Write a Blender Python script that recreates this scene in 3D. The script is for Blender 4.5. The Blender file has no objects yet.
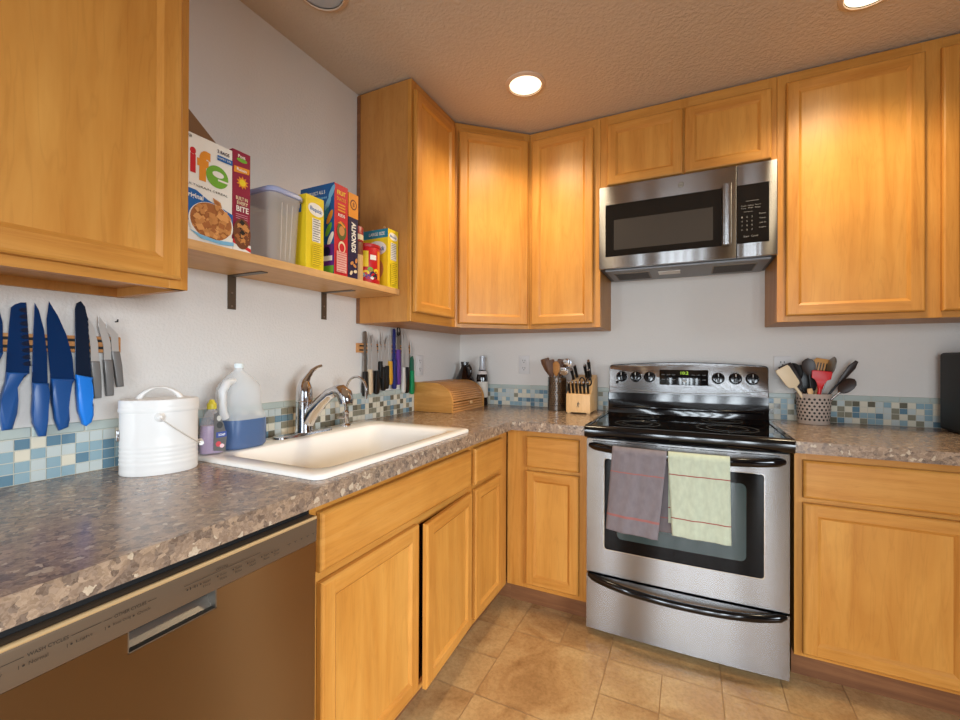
import bpy, bmesh, math, random
from mathutils import Matrix, Vector
random.seed(7)
D = bpy.data
SC = bpy.context.scene
COL = SC.collection
PI = math.pi

# ------------------------------------------------------------------ camera, world, light, exposure
CAM_F, CAM_YAW, CAM_PITCH, CAM_ROLL = 430.74, 0.4526, 0.0032, 0.0036
cam = D.cameras.new('camera'); cam.sensor_width = 36.0
cam.lens = CAM_F / 960 * 36.0
cam.shift_y = -2.58 / 960
cam.clip_start = 0.02
co = D.objects.new('camera', cam); COL.objects.link(co)
_s, _c = math.sin(CAM_YAW), math.cos(CAM_YAW)
_R, _F, _U = Vector((_c, _s, 0)), Vector((-_s, _c, 0)), Vector((0, 0, 1))
_F2 = math.cos(CAM_PITCH) * _F + math.sin(CAM_PITCH) * _U
_U2 = -math.sin(CAM_PITCH) * _F + math.cos(CAM_PITCH) * _U
_R3 = math.cos(CAM_ROLL) * _R + math.sin(CAM_ROLL) * _U2
_U3 = -math.sin(CAM_ROLL) * _R + math.cos(CAM_ROLL) * _U2
_m = Matrix((_R3, _U3, -_F2)).transposed().to_4x4()
_m.translation = Vector((1.4021, -2.5714, 1.2091))
co.matrix_world = _m
SC.camera = co

SC.view_settings.view_transform = 'Standard'
SC.view_settings.look = 'None'
SC.view_settings.gamma = 1.0
SC.view_settings.use_curve_mapping = False
SC.view_settings.exposure = -0.75
SC.cycles.use_denoising = True
SC.cycles.max_bounces = 10
SC.cycles.diffuse_bounces = 5
SC.cycles.glossy_bounces = 5
SC.cycles.transmission_bounces = 8
SC.cycles.transparent_max_bounces = 8
SC.cycles.sample_clamp_indirect = 4.0
SC.cycles.sample_clamp_direct = 3.0
SC.cycles.caustics_reflective = False
SC.cycles.caustics_refractive = False

W = D.worlds.new('sky'); SC.world = W; W.use_nodes = True
_bg = W.node_tree.nodes['Background']
_bg.inputs[0].default_value = (0.62, 0.78, 1.0, 1)
_bg.inputs[1].default_value = 1.0

def area_light(name, loc, target, sx, sy, power, color, spread=180):
    l = D.lights.new(name, 'AREA'); l.shape = 'RECTANGLE'; l.size = sx; l.size_y = sy
    l.energy = power; l.color = color; l.spread = math.radians(spread)
    o = D.objects.new(name, l); COL.objects.link(o); o.location = loc
    d = Vector(target) - Vector(loc)
    o.rotation_euler = d.to_track_quat('-Z', 'Y').to_euler()
    return o

ROOM_X, ROOM_Y, ROOM_Z = 4.3, -4.9, 2.446
DAY = (0.84, 0.93, 1.0)
WARM = (1.0, 0.82, 0.55)
# daylight entering by the glass door behind the camera and the window in the right wall
LITES = [(.08, .18), (.98, .17), (1.30, .17), (1.62, .17), (1.94, .17), (2.42, .14)]
for _x, _w in LITES:
    area_light('daylight_glass', (_x + _w / 2, ROOM_Y - 0.02, 1.05), (_x * .5 + .4, 0, -0.2), _w, 1.85, 86 * _w, DAY, 105)
area_light('daylight_window', (ROOM_X + 0.01, -3.3, 1.45), (0, -1.7, -0.35), 1.6, 1.0, 60, DAY, 70)
CANS = [(0.735, -0.742, 1), (1.947, -0.714, 1), (0.285, -1.508, 0)]
CAN_POWER = [96, 96, 0]

# ------------------------------------------------------------------ materials
def srgb(r, g, b):
    f = lambda v: (v / 255) / 12.92 if v / 255 <= .04045 else ((v / 255 + .055) / 1.055) ** 2.4
    return (f(r), f(g), f(b), 1)

class NT:
    def __init__(s, name):
        s.m = D.materials.new(name); s.m.use_nodes = True
        s.t = s.m.node_tree; s.b = s.t.nodes['Principled BSDF']
    def n(s, typ, **kw):
        x = s.t.nodes.new('ShaderNode' + typ)
        for k, v in kw.items():
            if k.startswith('i_'):
                key = k[2:]
                x.inputs[int(key) if key.isdigit() else key].default_value = v
            else: setattr(x, k, v)
        return x
    def l(s, a, b): s.t.links.new(a, b)
    def ramp(s, fac, stops, interp='LINEAR'):
        r = s.n('ValToRGB'); r.color_ramp.interpolation = interp
        e = r.color_ramp.elements
        while len(e) < len(stops): e.new(0.5)
        for k, (p, c) in enumerate(stops): e[k].position = p; e[k].color = c
        s.l(fac, r.inputs[0]); return r.outputs[0]
    def pos(s, scale=(1, 1, 1), obj=False):
        src = s.n('TexCoord').outputs['Object'] if obj else s.n('NewGeometry').outputs['Position']
        mp = s.n('Mapping'); mp.inputs['Scale'].default_value = scale
        s.l(src, mp.inputs[0]); return mp.outputs[0]
    def bump(s, h, strength, dist=0.001):
        b = s.n('Bump'); b.inputs['Strength'].default_value = strength; b.inputs['Distance'].default_value = dist
        s.l(h, b.inputs['Height']); s.l(b.outputs[0], s.b.inputs['Normal'])

_pm = {}
def plain(name, col, rough=.5, metal=0., coat=0., spec=.5, trans=0., alpha=1., emit=None, es=0., ior=1.45):
    if name in _pm: return _pm[name]
    t = NT(name); b = t.b
    b.inputs['Base Color'].default_value = col if len(col) == 4 else srgb(*col)
    b.inputs['Roughness'].default_value = rough; b.inputs['Metallic'].default_value = metal
    b.inputs['Coat Weight'].default_value = coat; b.inputs['Coat Roughness'].default_value = .08
    b.inputs['Specular IOR Level'].default_value = spec
    b.inputs['Transmission Weight'].default_value = trans; b.inputs['Alpha'].default_value = alpha
    b.inputs['IOR'].default_value = ior
    if emit:
        b.inputs['Emission Color'].default_value = emit; b.inputs['Emission Strength'].default_value = es
    _pm[name] = t.m; return t.m

def wood_mat(name, scale, base, dark, light, rough=.36, fleck=True):
    t = NT(name)
    p = t.pos(scale)
    rnd = t.n('ObjectInfo').outputs['Random']
    off = t.n('VectorMath', operation='ADD'); t.l(p, off.inputs[0])
    cm = t.n('CombineXYZ'); mul = t.n('Math', operation='MULTIPLY', i_1=37.0); t.l(rnd, mul.inputs[0])
    for k in range(3): t.l(mul.outputs[0], cm.inputs[k])
    t.l(cm.outputs[0], off.inputs[1])
    n1 = t.n('TexNoise'); n1.inputs['Scale'].default_value = 1.0; n1.inputs['Detail'].default_value = 5; n1.inputs['Roughness'].default_value = .6; n1.inputs['Distortion'].default_value = .9
    t.l(off.outputs[0], n1.inputs['Vector'])
    c1 = t.ramp(n1.outputs['Fac'], [(.28, dark), (.5, base), (.72, light)])
    # broad cloudy figure of the veneer
    n2 = t.n('TexNoise'); n2.inputs['Scale'].default_value = 5; n2.inputs['Detail'].default_value = 3; n2.inputs['Distortion'].default_value = 1.5
    t.l(t.pos((1, 1, .55)), n2.inputs['Vector'])
    c2 = t.ramp(n2.outputs['Fac'], [(.3, (.88, .85, .82, 1)), (.7, (1.0, 1.0, 1.0, 1))])
    mx = t.n('MixRGB', blend_type='MULTIPLY'); mx.inputs[0].default_value = .8
    t.l(c1, mx.inputs[1]); t.l(c2, mx.inputs[2])
    # thin growth lines
    n3 = t.n('TexNoise'); n3.inputs['Scale'].default_value = 3.2; n3.inputs['Detail'].default_value = 2; n3.inputs['Distortion'].default_value = .4
    t.l(off.outputs[0], n3.inputs['Vector'])
    c3 = t.ramp(n3.outputs['Fac'], [(.46, (1, 1, 1, 1)), (.5, (.84, .80, .76, 1)), (.54, (1, 1, 1, 1))])
    mx2 = t.n('MixRGB', blend_type='MULTIPLY'); mx2.inputs[0].default_value = .45
    t.l(mx.outputs[0], mx2.inputs[1]); t.l(c3, mx2.inputs[2])
    t.l(mx2.outputs[0], t.b.inputs['Base Color'])
    t.b.inputs['Roughness'].default_value = rough
    t.b.inputs['Specular IOR Level'].default_value = .4
    t.bump(n1.outputs['Fac'], .05)
    return t.m
MB_, MD_, ML_ = srgb(199, 138, 62), srgb(184, 120, 48), srgb(208, 150, 74)
WV = wood_mat('maple_vertical', (26, 26, 1.6), MB_, MD_, ML_)
WH = wood_mat('maple_horizontal', (1.6, 1.6, 26), MB_, MD_, ML_)
WPANEL = wood_mat('maple_veneer', (11, 11, 1.1), srgb(204, 144, 66), srgb(191, 128, 53), srgb(213, 156, 77))
WSIDE = wood_mat('maple_side_veneer', (14, 14, 2.2), srgb(188, 130, 66), srgb(177, 118, 56), srgb(197, 142, 76), rough=.45)
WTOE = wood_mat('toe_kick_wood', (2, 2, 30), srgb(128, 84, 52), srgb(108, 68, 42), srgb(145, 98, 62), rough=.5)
WSHELF = wood_mat('shelf_board', (24, 2, 24), srgb(214, 166, 108), srgb(203, 152, 94), srgb(224, 178, 122), rough=.45)
BAMBOO = wood_mat('bamboo', (3, 22, 22), srgb(205, 146, 74), srgb(190, 128, 60), srgb(222, 166, 94), rough=.4)
BAMSLAT = wood_mat('bamboo_slat', (20, 2.5, 20), srgb(198, 140, 82), srgb(182, 122, 68), srgb(212, 156, 98), rough=.4)
BLOCKW = wood_mat('block_wood', (22, 22, 3), srgb(222, 180, 126), srgb(208, 164, 110), srgb(232, 194, 142), rough=.45)
DARKW = wood_mat('dark_spoon_wood', (40, 40, 6), srgb(98, 62, 38), srgb(70, 42, 26), srgb(130, 88, 56), rough=.5)

def wall_mat(name, col, sc=110, st=.35):
    t = NT(name); t.b.inputs['Base Color'].default_value = srgb(*col); t.b.inputs['Roughness'].default_value = .75
    t.b.inputs['Specular IOR Level'].default_value = .25
    n = t.n('TexNoise'); n.inputs['Scale'].default_value = sc; n.inputs['Detail'].default_value = 3
    t.l(t.pos(), n.inputs['Vector']); t.bump(t.ramp(n.outputs['Fac'], [(.38, (0, 0, 0, 1)), (.62, (1, 1, 1, 1))]), st, .003)
    return t.m
WALL = wall_mat('wall_paint', (220, 215, 209), 120, .2)
CEIL = wall_mat('ceiling_paint', (208, 195, 180), 80, .35)
TANWALL = wall_mat('unseen_wall_tan', (150, 122, 96), 120, .2)  # brown chosen for the unseen walls to colour reflections in the steel

def counter_mat():
    t = NT('speckled_laminate')
    p = t.pos((1, 1, 1))
    dn = t.n('TexNoise'); dn.inputs['Scale'].default_value = 70; dn.inputs['Detail'].default_value = 3; t.l(p, dn.inputs['Vector'])
    ds = t.n('VectorMath', operation='SCALE'); ds.inputs['Scale'].default_value = .02; t.l(dn.outputs['Color'], ds.inputs[0])
    ad = t.n('VectorMath', operation='ADD'); t.l(p, ad.inputs[0]); t.l(ds.outputs[0], ad.inputs[1])
    v1 = t.n('TexVoronoi'); v1.inputs['Scale'].default_value = 92; t.l(ad.outputs[0], v1.inputs['Vector'])
    sp = t.n('SeparateColor'); t.l(v1.outputs['Color'], sp.inputs[0])
    c1 = t.ramp(sp.outputs[0], [(0, srgb(104, 87, 74)), (.2, srgb(135, 113, 94)), (.5, srgb(151, 127, 104)), (.78, srgb(167, 142, 117)), (.95, srgb(200, 182, 157))], 'CONSTANT')
    v2 = t.n('TexVoronoi'); v2.inputs['Scale'].default_value = 260; t.l(ad.outputs[0], v2.inputs['Vector'])
    sp2 = t.n('SeparateColor'); t.l(v2.outputs['Color'], sp2.inputs[0])
    c2 = t.ramp(sp2.outputs[1], [(0, srgb(90, 76, 68)), (.35, srgb(130, 112, 100)), (.85, srgb(166, 148, 134))])
    mx = t.n('MixRGB'); mx.inputs[0].default_value = .3; t.l(c1, mx.inputs[1]); t.l(c2, mx.inputs[2])
    t.l(mx.outputs[0], t.b.inputs['Base Color'])
    t.b.inputs['Roughness'].default_value = .22; t.b.inputs['Specular IOR Level'].default_value = .7
    return t.m
COUNTER = counter_mat()

def floor_mat():
    t = NT('vinyl_stone_tile')
    a = t.n('Attribute'); a.attribute_name = 'tint'
    p = t.pos()
    ad = t.n('VectorMath', operation='ADD'); t.l(p, ad.inputs[0]); t.l(a.outputs['Vector'], ad.inputs[1])
    n1 = t.n('TexNoise'); n1.inputs['Scale'].default_value = 4.5; n1.inputs['Detail'].default_value = 6; n1.inputs['Roughness'].default_value = .62; n1.inputs['Distortion'].default_value = .6
    t.l(ad.outputs[0], n1.inputs['Vector'])
    c1 = t.ramp(n1.outputs['Fac'], [(.28, srgb(150, 112, 72)), (.43, srgb(179, 140, 94)), (.58, srgb(194, 159, 111)), (.75, srgb(206, 175, 127))])
    n2 = t.n('TexNoise'); n2.inputs['Scale'].default_value = 70; n2.inputs['Detail'].default_value = 5; n2.inputs['Roughness'].default_value = .7
    t.l(p, n2.inputs['Vector'])
    c2 = t.ramp(n2.outputs['Fac'], [(.3, (.68, .66, .62, 1)), (.58, (1, 1, 1, 1))])
    mx = t.n('MixRGB', blend_type='MULTIPLY'); mx.inputs[0].default_value = .75; t.l(c1, mx.inputs[1]); t.l(c2, mx.inputs[2])
    t.l(mx.outputs[0], t.b.inputs['Base Color']); t.b.inputs['Roughness'].default_value = .27
    t.bump(n2.outputs['Fac'], .05)
    return t.m
FLOOR = floor_mat()
GROUT = plain('floor_grout', (164, 128, 88), .7)

def steel_mat(name, col, rough):
    t = NT(name); t.b.inputs['Base Color'].default_value = srgb(*col); t.b.inputs['Metallic'].default_value = 1
    t.b.inputs['Roughness'].default_value = rough
    t.b.inputs['Anisotropic'].default_value = 1.0
    cv = t.n('CombineXYZ'); cv.inputs[2].default_value = 1.0; t.l(cv.outputs[0], t.b.inputs['Tangent'])
    return t.m
STEEL = steel_mat('brushed_steel', (158, 157, 157), .24)
STEELDW = steel_mat('warm_brushed_steel', (162, 140, 116), .36)
STEELDP = plain('dishwasher_panel_metal', (112, 94, 76), .42, .55)
CHROME = plain('chrome', (214, 214, 216), .08, 1)
DULLM = plain('dull_metal', (150, 145, 138), .38, 1)
BRACK = plain('bracket_metal', (112, 104, 92), .45, .8)
BLACKG = plain('black_gloss', (9, 9, 11), .09, 0, .1)
BLACKGL = plain('black_glass', (4, 4, 5), .04, spec=.2)
BLACKP = plain('black_plastic', (16, 15, 15), .38)
BLACKM = plain('black_matte', (14, 13, 13), .6)
GLASSG = plain('oven_inner_glass', (34, 54, 56), .04, 0, .4)  # teal of a reflection put into the glass colour
MWGLASS = plain('microwave_mesh_glass', (58, 54, 51), .06)
MWBLACK = plain('microwave_black_glass', (16, 14, 13), .03)
SINKM = plain('sink_enamel', (240, 236, 230), .16, 0, .4)
WHITEP = plain('white_plastic', (232, 230, 226), .38)
WHITEE = plain('white_enamel', (222, 220, 217), .3, 0, .1)
OUTLET = plain('outlet_white', (216, 213, 211), .45)
DARKHOLE = plain('slot_dark', (30, 28, 27), .6)
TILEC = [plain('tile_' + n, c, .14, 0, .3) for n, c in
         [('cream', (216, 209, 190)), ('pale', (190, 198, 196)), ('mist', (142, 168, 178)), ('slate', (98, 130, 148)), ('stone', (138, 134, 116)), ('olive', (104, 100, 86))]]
TILEB = plain('tile_border', (178, 188, 182), .2, 0, .3)
TGROUT = plain('tile_grout', (196, 192, 178), .8)

# ------------------------------------------------------------------ mesh builder
def frame(o, u, n):
    """local (along u, up z, out n) -> world"""
    u = Vector(u).normalized(); n = Vector(n).normalized(); z = n.cross(u)
    m = Matrix((u, z, n)).transposed().to_4x4(); m.translation = Vector(o); return m

def world_of(o):
    m = Matrix.LocRotScale(o.location, o.rotation_euler, o.scale)
    return world_of(o.parent) @ m if o.parent else m

class MB:
    def __init__(s, M=None):
        s.bm = bmesh.new(); s.M = M or Matrix.Identity(4); s.mi = 0; s.mats = []
    def mat(s, m):
        if m not in s.mats: s.mats.append(m)
        s.mi = s.mats.index(m); return s
    def _fin(s, verts, M=None):
        M = s.M @ M if M is not None else s.M
        fs = set()
        for v in verts:
            v.co = M @ v.co
            fs.update(v.link_faces)
        for f in fs: f.material_index = s.mi
        return verts
    def face(s, pts):
        vs = [s.bm.verts.new(s.M @ Vector(p)) for p in pts]
        f = s.bm.faces.new(vs); f.material_index = s.mi; return f
    def box(s, x0, y0, z0, x1, y1, z1, bev=0., seg=2, M=None):
        r = bmesh.ops.create_cube(s.bm, size=1.0); vs = r['verts']
        for v in vs:
            v.co = Vector((x0 + (v.co.x + .5) * (x1 - x0), y0 + (v.co.y + .5) * (y1 - y0), z0 + (v.co.z + .5) * (z1 - z0)))
        if bev > 0:
            es = set(e for v in vs for e in v.link_edges)
            before = set(s.bm.verts) - set(vs)
            bmesh.ops.bevel(s.bm, geom=list(es), offset=bev, segments=seg, affect='EDGES', profile=.5, clamp_overlap=True)
            vs = [v for v in s.bm.verts if v not in before]
        s._fin(vs, M); return s
    def lathe(s, prof, seg=32, M=None, sx=1., sy=1., close=True):
        """prof: list of (r, z) from bottom to top about the local z axis"""
        rings = []; new = []
        for r, z in prof:
            if r < 1e-6:
                v = s.bm.verts.new((0, 0, z)); rings.append([v]); new.append(v)
            else:
                ring = [s.bm.verts.new((r * sx * math.cos(2 * PI * k / seg), r * sy * math.sin(2 * PI * k / seg), z)) for k in range(seg)]
                rings.append(ring); new += ring
        for a, b in zip(rings, rings[1:]):
            for k in range(seg):
                k2 = (k + 1) % seg
                if len(a) == 1 and len(b) == 1: continue
                if len(a) == 1: s.bm.faces.new((a[0], b[k2], b[k]))
                elif len(b) == 1: s.bm.faces.new((a[k], a[k2], b[0]))
                else: s.bm.faces.new((a[k], a[k2], b[k2], b[k]))
        if close:
            if len(rings[0]) > 1: s.bm.faces.new(list(reversed(rings[0])))
            if len(rings[-1]) > 1: s.bm.faces.new(rings[-1])
        s._fin(new, M); return s
    def cyl(s, p0, p1, r, seg=20, r1=None):
        p0, p1 = Vector(p0), Vector(p1); d = p1 - p0
        M = d.to_track_quat('Z', 'Y').to_matrix().to_4x4(); M.translation = p0
        return s.lathe([(r, 0), (r if r1 is None else r1, d.length)], seg, M)
    def tube(s, pts, rad, seg=12, flat=None, caps=True):
        """round tube along points; rad a number or a list; flat=(axis vector, factor) squashes the section"""
        P = [Vector(p) for p in pts]; n = len(P)
        R = rad if isinstance(rad, (list, tuple)) else [rad] * n
        rings = []; new = []; prev = None
        for i, p in enumerate(P):
            t = (P[min(i + 1, n - 1)] - P[max(i - 1, 0)]).normalized()
            if prev is None:
                a = Vector((0, 0, 1)) if abs(t.z) < .9 else Vector((1, 0, 0))
                x = t.cross(a).normalized()
            else:
                x = (prev - t * prev.dot(t)).normalized()
            prev = x; y = t.cross(x)
            ring = []
            for k in range(seg):
                a = 2 * PI * k / seg; o = (x * math.cos(a) + y * math.sin(a)) * R[i]
                if flat:
                    ax = Vector(flat[0]).normalized(); o = o - ax * o.dot(ax) * (1 - flat[1])
                v = s.bm.verts.new(p + o); ring.append(v)
            rings.append(ring); new += ring
        for a, b in zip(rings, rings[1:]):
            for k in range(seg):
                k2 = (k + 1) % seg; s.bm.faces.new((a[k], a[k2], b[k2], b[k]))
        if caps:
            s.bm.faces.new(list(reversed(rings[0]))); s.bm.faces.new(rings[-1])
        s._fin(new); return s
    def prism(s, pts, h0, h1, M=None, bev=0., seg=2):
        """polygon pts (a, b) in the local xy plane, extruded from z=h0 to h1"""
        ar = sum(pts[i][0] * pts[(i + 1) % len(pts)][1] - pts[(i + 1) % len(pts)][0] * pts[i][1] for i in range(len(pts)))
        if ar < 0: pts = list(reversed(pts))
        before = set(s.bm.verts)
        a = [s.bm.verts.new((x, y, h0)) for x, y in pts]; b = [s.bm.verts.new((x, y, h1)) for x, y in pts]
        f0 = s.bm.faces.new(list(reversed(a))); f1 = s.bm.faces.new(b)
        n = len(pts)
        for k in range(n):
            k2 = (k + 1) % n; s.bm.faces.new((a[k], a[k2], b[k2], b[k]))
        if bev > 0:
            es = list(set(f0.edges) | set(f1.edges))
            bmesh.ops.bevel(s.bm, geom=es, offset=bev, segments=seg, affect='EDGES', profile=.5, clamp_overlap=True)
        s._fin([v for v in s.bm.verts if v not in before], M); return s
    def grid(s, nu, nv, fn, mats=None):
        g = [[s.bm.verts.new(fn(i / nu, j / nv)) for i in range(nu + 1)] for j in range(nv + 1)]
        for j in range(nv):
            for i in range(nu):
                f = s.bm.faces.new((g[j][i], g[j][i + 1], g[j + 1][i + 1], g[j + 1][i])); f.material_index = s.mi
                if mats: f.material_index = mats(i, j)
        s._fin_mat = None
        for row in g:
            for v in row: v.co = s.M @ v.co
        return s
    def build(s, name, mat=None, parent=None, smooth=35, mods=None):
        if mat is not None:
            if not s.mats: s.mats = [mat]
        bmesh.ops.recalc_face_normals(s.bm, faces=s.bm.faces)
        me = D.meshes.new(name)
        inv = world_of(parent).inverted() if parent else None
        if inv is not None: bmesh.ops.transform(s.bm, matrix=inv, verts=s.bm.verts)
        s.bm.to_mesh(me); s.bm.free()
        for m in s.mats: me.materials.append(m)
        if smooth:
            me.shade_smooth(); me.set_sharp_from_angle(angle=math.radians(smooth))
        o = D.objects.new(name, me); COL.objects.link(o)
        if parent: o.parent = parent
        return o

def tag(o, label, cat, group=None):
    o['label'] = label; o['category'] = cat
    if group: o['group'] = group
    return o
def thing(name, loc, label, cat, group=None, rz=0.):
    o = D.objects.new(name, None); COL.objects.link(o); o.location = loc; o.rotation_euler = (0, 0, rz)
    o.empty_display_size = .05
    return tag(o, label, cat, group)
def struct(o): o['kind'] = 'structure'; return o
def copy_tree(o, parent=None):
    c = o.copy(); COL.objects.link(c)
    if parent is not None: c.parent = parent
    for ch in list(o.children): copy_tree(ch, c)
    return c

_tc = {}
def text_mesh(s, bold=0.):
    k = (s, bold)
    if k not in _tc:
        cu = D.curves.new('lettering', 'FONT'); cu.body = s; cu.offset = bold; cu.resolution_u = 3
        ob = D.objects.new('lettering', cu)
        COL.objects.link(ob); dg = bpy.context.evaluated_depsgraph_get(); dg.update()
        me = D.meshes.new_from_object(ob.evaluated_get(dg))
        D.objects.remove(ob); D.curves.remove(cu)
        vs = [Vector(v.co) for v in me.vertices]; fs = [tuple(p.vertices) for p in me.polygons]
        D.meshes.remove(me)
        x0 = min(v.x for v in vs); x1 = max(v.x for v in vs); y0 = min(v.y for v in vs); y1 = max(v.y for v in vs)
        _tc[k] = ([((v.x - x0) / (x1 - x0), (v.y - y0) / (y1 - y0)) for v in vs], fs, (x1 - x0) / (y1 - y0))
    return _tc[k]

class Art(MB):
    """printed layers on a flat face: local u right, v up, thin steps outwards"""
    STEP = .00025
    def __init__(s, M): super().__init__(M); s.w = s.STEP
    def poly(s, pts, m):
        s.mat(m); ar = sum(pts[i][0] * pts[(i + 1) % len(pts)][1] - pts[(i + 1) % len(pts)][0] * pts[i][1] for i in range(len(pts)))
        if ar < 0: pts = pts[::-1]
        s.face([(a, b, s.w) for a, b in pts]); return s
    def up(s): s.w += s.STEP; return s
    def rect(s, a0, b0, a1, b1, m): s.poly([(a0, b0), (a1, b0), (a1, b1), (a0, b1)], m); return s.up()
    def ell(s, a, b, ra, rb, m, n=24, rot=0.):
        s.poly([(a + ra * math.cos(2 * PI * k / n) * math.cos(rot) - rb * math.sin(2 * PI * k / n) * math.sin(rot),
                 b + ra * math.cos(2 * PI * k / n) * math.sin(rot) + rb * math.sin(2 * PI * k / n) * math.cos(rot)) for k in range(n)], m); return s.up()
    def text(s, t, a, b, w, h, m, rot=0., bold=0.02):
        vs, fs, asp = text_mesh(t, bold); s.mat(m)
        if w is None: w = h * asp
        if h is None: h = w / asp
        c, sn = math.cos(rot), math.sin(rot)
        bv = [s.bm.verts.new(s.M @ Vector((a + x * w * c - y * h * sn, b + x * w * sn + y * h * c, s.w))) for x, y in vs]
        for f in fs:
            try: s.bm.faces.new([bv[i] for i in f]).material_index = s.mi
            except ValueError: pass
        return s.up()
    def build(s, name, parent):
        # keep each print facing outwards
        me = D.meshes.new(name); inv = world_of(parent).inverted()
        bmesh.ops.transform(s.bm, matrix=inv, verts=s.bm.verts); s.bm.to_mesh(me); s.bm.free()
        for m in s.mats: me.materials.append(m)
        o = D.objects.new(name, me); COL.objects.link(o); o.parent = parent; return o

# frames of the two cabinet runs
def FL(x, y=0, z=0): return frame((x, y, z), (0, 1, 0), (1, 0, 0))      # faces +x, u = +y
def FB(y, x=0, z=0): return frame((x, y, z), (1, 0, 0), (0, -1, 0))     # faces -y, u = +x

# ------------------------------------------------------------------ room
def slab(name, x0, y0, z0, x1, y1, z1, m):
    return struct(MB().box(x0, y0, z0, x1, y1, z1).build(name, m))
slab('wall_left', -.12, ROOM_Y - .12, 0, 0, .12, ROOM_Z, WALL)
slab('wall_back', 0, 0, 0, ROOM_X, .12, ROOM_Z, WALL)
slab('ceiling', -.12, ROOM_Y - .12, ROOM_Z, ROOM_X + .12, .12, ROOM_Z + .1, CEIL)
w = MB()   # right wall with a window opening
w.box(ROOM_X, ROOM_Y, 0, ROOM_X + .12, .12, .88).box(ROOM_X, ROOM_Y, 2.02, ROOM_X + .12, .12, ROOM_Z)
w.box(ROOM_X, ROOM_Y, .88, ROOM_X + .12, -4.16, 2.02).box(ROOM_X, -2.44, .88, ROOM_X + .12, .12, 2.02)
struct(w.build('wall_right', TANWALL))
w = MB()   # rear wall with a glazed door of narrow panes and two slim windows, unseen and spaced to streak the steel
w.box(0, ROOM_Y - .12, 2.0, ROOM_X + .12, ROOM_Y, ROOM_Z).box(0, ROOM_Y - .12, 0, ROOM_X + .12, ROOM_Y, .1)
_e = [0.] + [v for x_, w_ in LITES for v in (x_, x_ + w_)] + [ROOM_X + .12]
for k in range(0, len(_e), 2):
    w.box(_e[k], ROOM_Y - .12, .1, _e[k + 1], ROOM_Y, 2.0)
struct(w.build('wall_rear', TANWALL))
w = MB()
for a, b, c_, d in ((-4.16, .88, -4.11, 2.02), (-2.49, .88, -2.44, 2.02), (-3.325, .88, -3.275, 2.02), (-4.16, .88, -2.44, .93), (-4.16, 1.97, -2.44, 2.02)):
    w.box(ROOM_X + .02, a, b, ROOM_X + .07, c_, d)
struct(w.build('window_1', WHITEP))
w = MB(); w.box(.9, ROOM_Y + .0005, 0, .96, ROOM_Y + .03, 2.08).box(2.13, ROOM_Y + .0005, 0, 2.19, ROOM_Y + .03, 2.08).box(.96, ROOM_Y + .0005, 2.02, 2.13, ROOM_Y + .03, 2.08)
struct(w.build('door_1', plain('door_casing_brown', (120, 86, 58), .5)))

# floor: large tiles alternating with groups of four small ones
f = MB(); f.mat(GROUT); f.box(-.12, ROOM_Y - .12, -.06, ROOM_X + .12, .12, -.0012); f.mat(FLOOR)
TS = .4025; G = .0016
ft = []
for cx in range(-3, 10):
    for cy in range(-3, 12):
        x0 = .7065 + cx * TS; y1 = -.7745 - cy * TS
        parts = [(x0, y1 - TS, x0 + TS, y1)] if (cx + cy) % 2 == 0 else [(x0 + i * TS / 2, y1 - (j + 1) * TS / 2, x0 + (i + 1) * TS / 2, y1 - j * TS / 2) for i in (0, 1) for j in (0, 1)]
        for a, b, c_, d in parts:
            a, c_ = max(a, 0), min(c_, ROOM_X); b, d = max(b, ROOM_Y), min(d, 0)
            if c_ - a < .01 or d - b < .01: continue
            q = [(a + G, b + G), (c_ - G, b + G), (c_ - G, d - G), (a + G, d - G)]
            fc = f.face([(x, y, 0) for x, y in q]); ft.append((fc.index, fc))
me_floor = f.build('floor', None, smooth=0); struct(me_floor)
att = me_floor.data.attributes.new('tint', 'FLOAT_VECTOR', 'FACE')
for p in me_floor.data.polygons:
    if p.material_index == 1:
        random.seed(int((p.center.x * 91 + p.center.y * 173) * 100)); att.data[p.index].vector = (random.uniform(-9, 9), random.uniform(-9, 9), random.uniform(-9, 9))
random.seed(11)

CH = .914
# mosaic backsplash: four rows of small tiles and a border row
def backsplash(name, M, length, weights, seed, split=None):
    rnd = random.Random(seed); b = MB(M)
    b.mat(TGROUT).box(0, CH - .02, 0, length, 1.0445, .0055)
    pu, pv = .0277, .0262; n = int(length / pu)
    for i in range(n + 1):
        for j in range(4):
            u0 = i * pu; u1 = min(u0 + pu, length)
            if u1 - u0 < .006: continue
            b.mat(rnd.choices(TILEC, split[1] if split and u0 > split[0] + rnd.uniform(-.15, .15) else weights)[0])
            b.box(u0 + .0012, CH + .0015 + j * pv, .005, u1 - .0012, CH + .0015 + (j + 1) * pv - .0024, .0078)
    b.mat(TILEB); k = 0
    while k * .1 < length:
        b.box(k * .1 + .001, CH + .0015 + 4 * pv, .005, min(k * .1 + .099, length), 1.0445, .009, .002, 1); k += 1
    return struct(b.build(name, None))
backsplash('trim_1', FL(0, -2.62), 2.618, (3, 4, 7, 8, 0, 0), 3, (.86, (7, 3, 1, 1, 5, 5)))  # bluer near end, olive behind the sink: the light's tint put into the tiles
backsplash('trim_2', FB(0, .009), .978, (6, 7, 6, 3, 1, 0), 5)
backsplash('trim_3', FB(0, 1.752), 1.1, (6, 5, 4, 5, 5, 3), 8)

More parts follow.
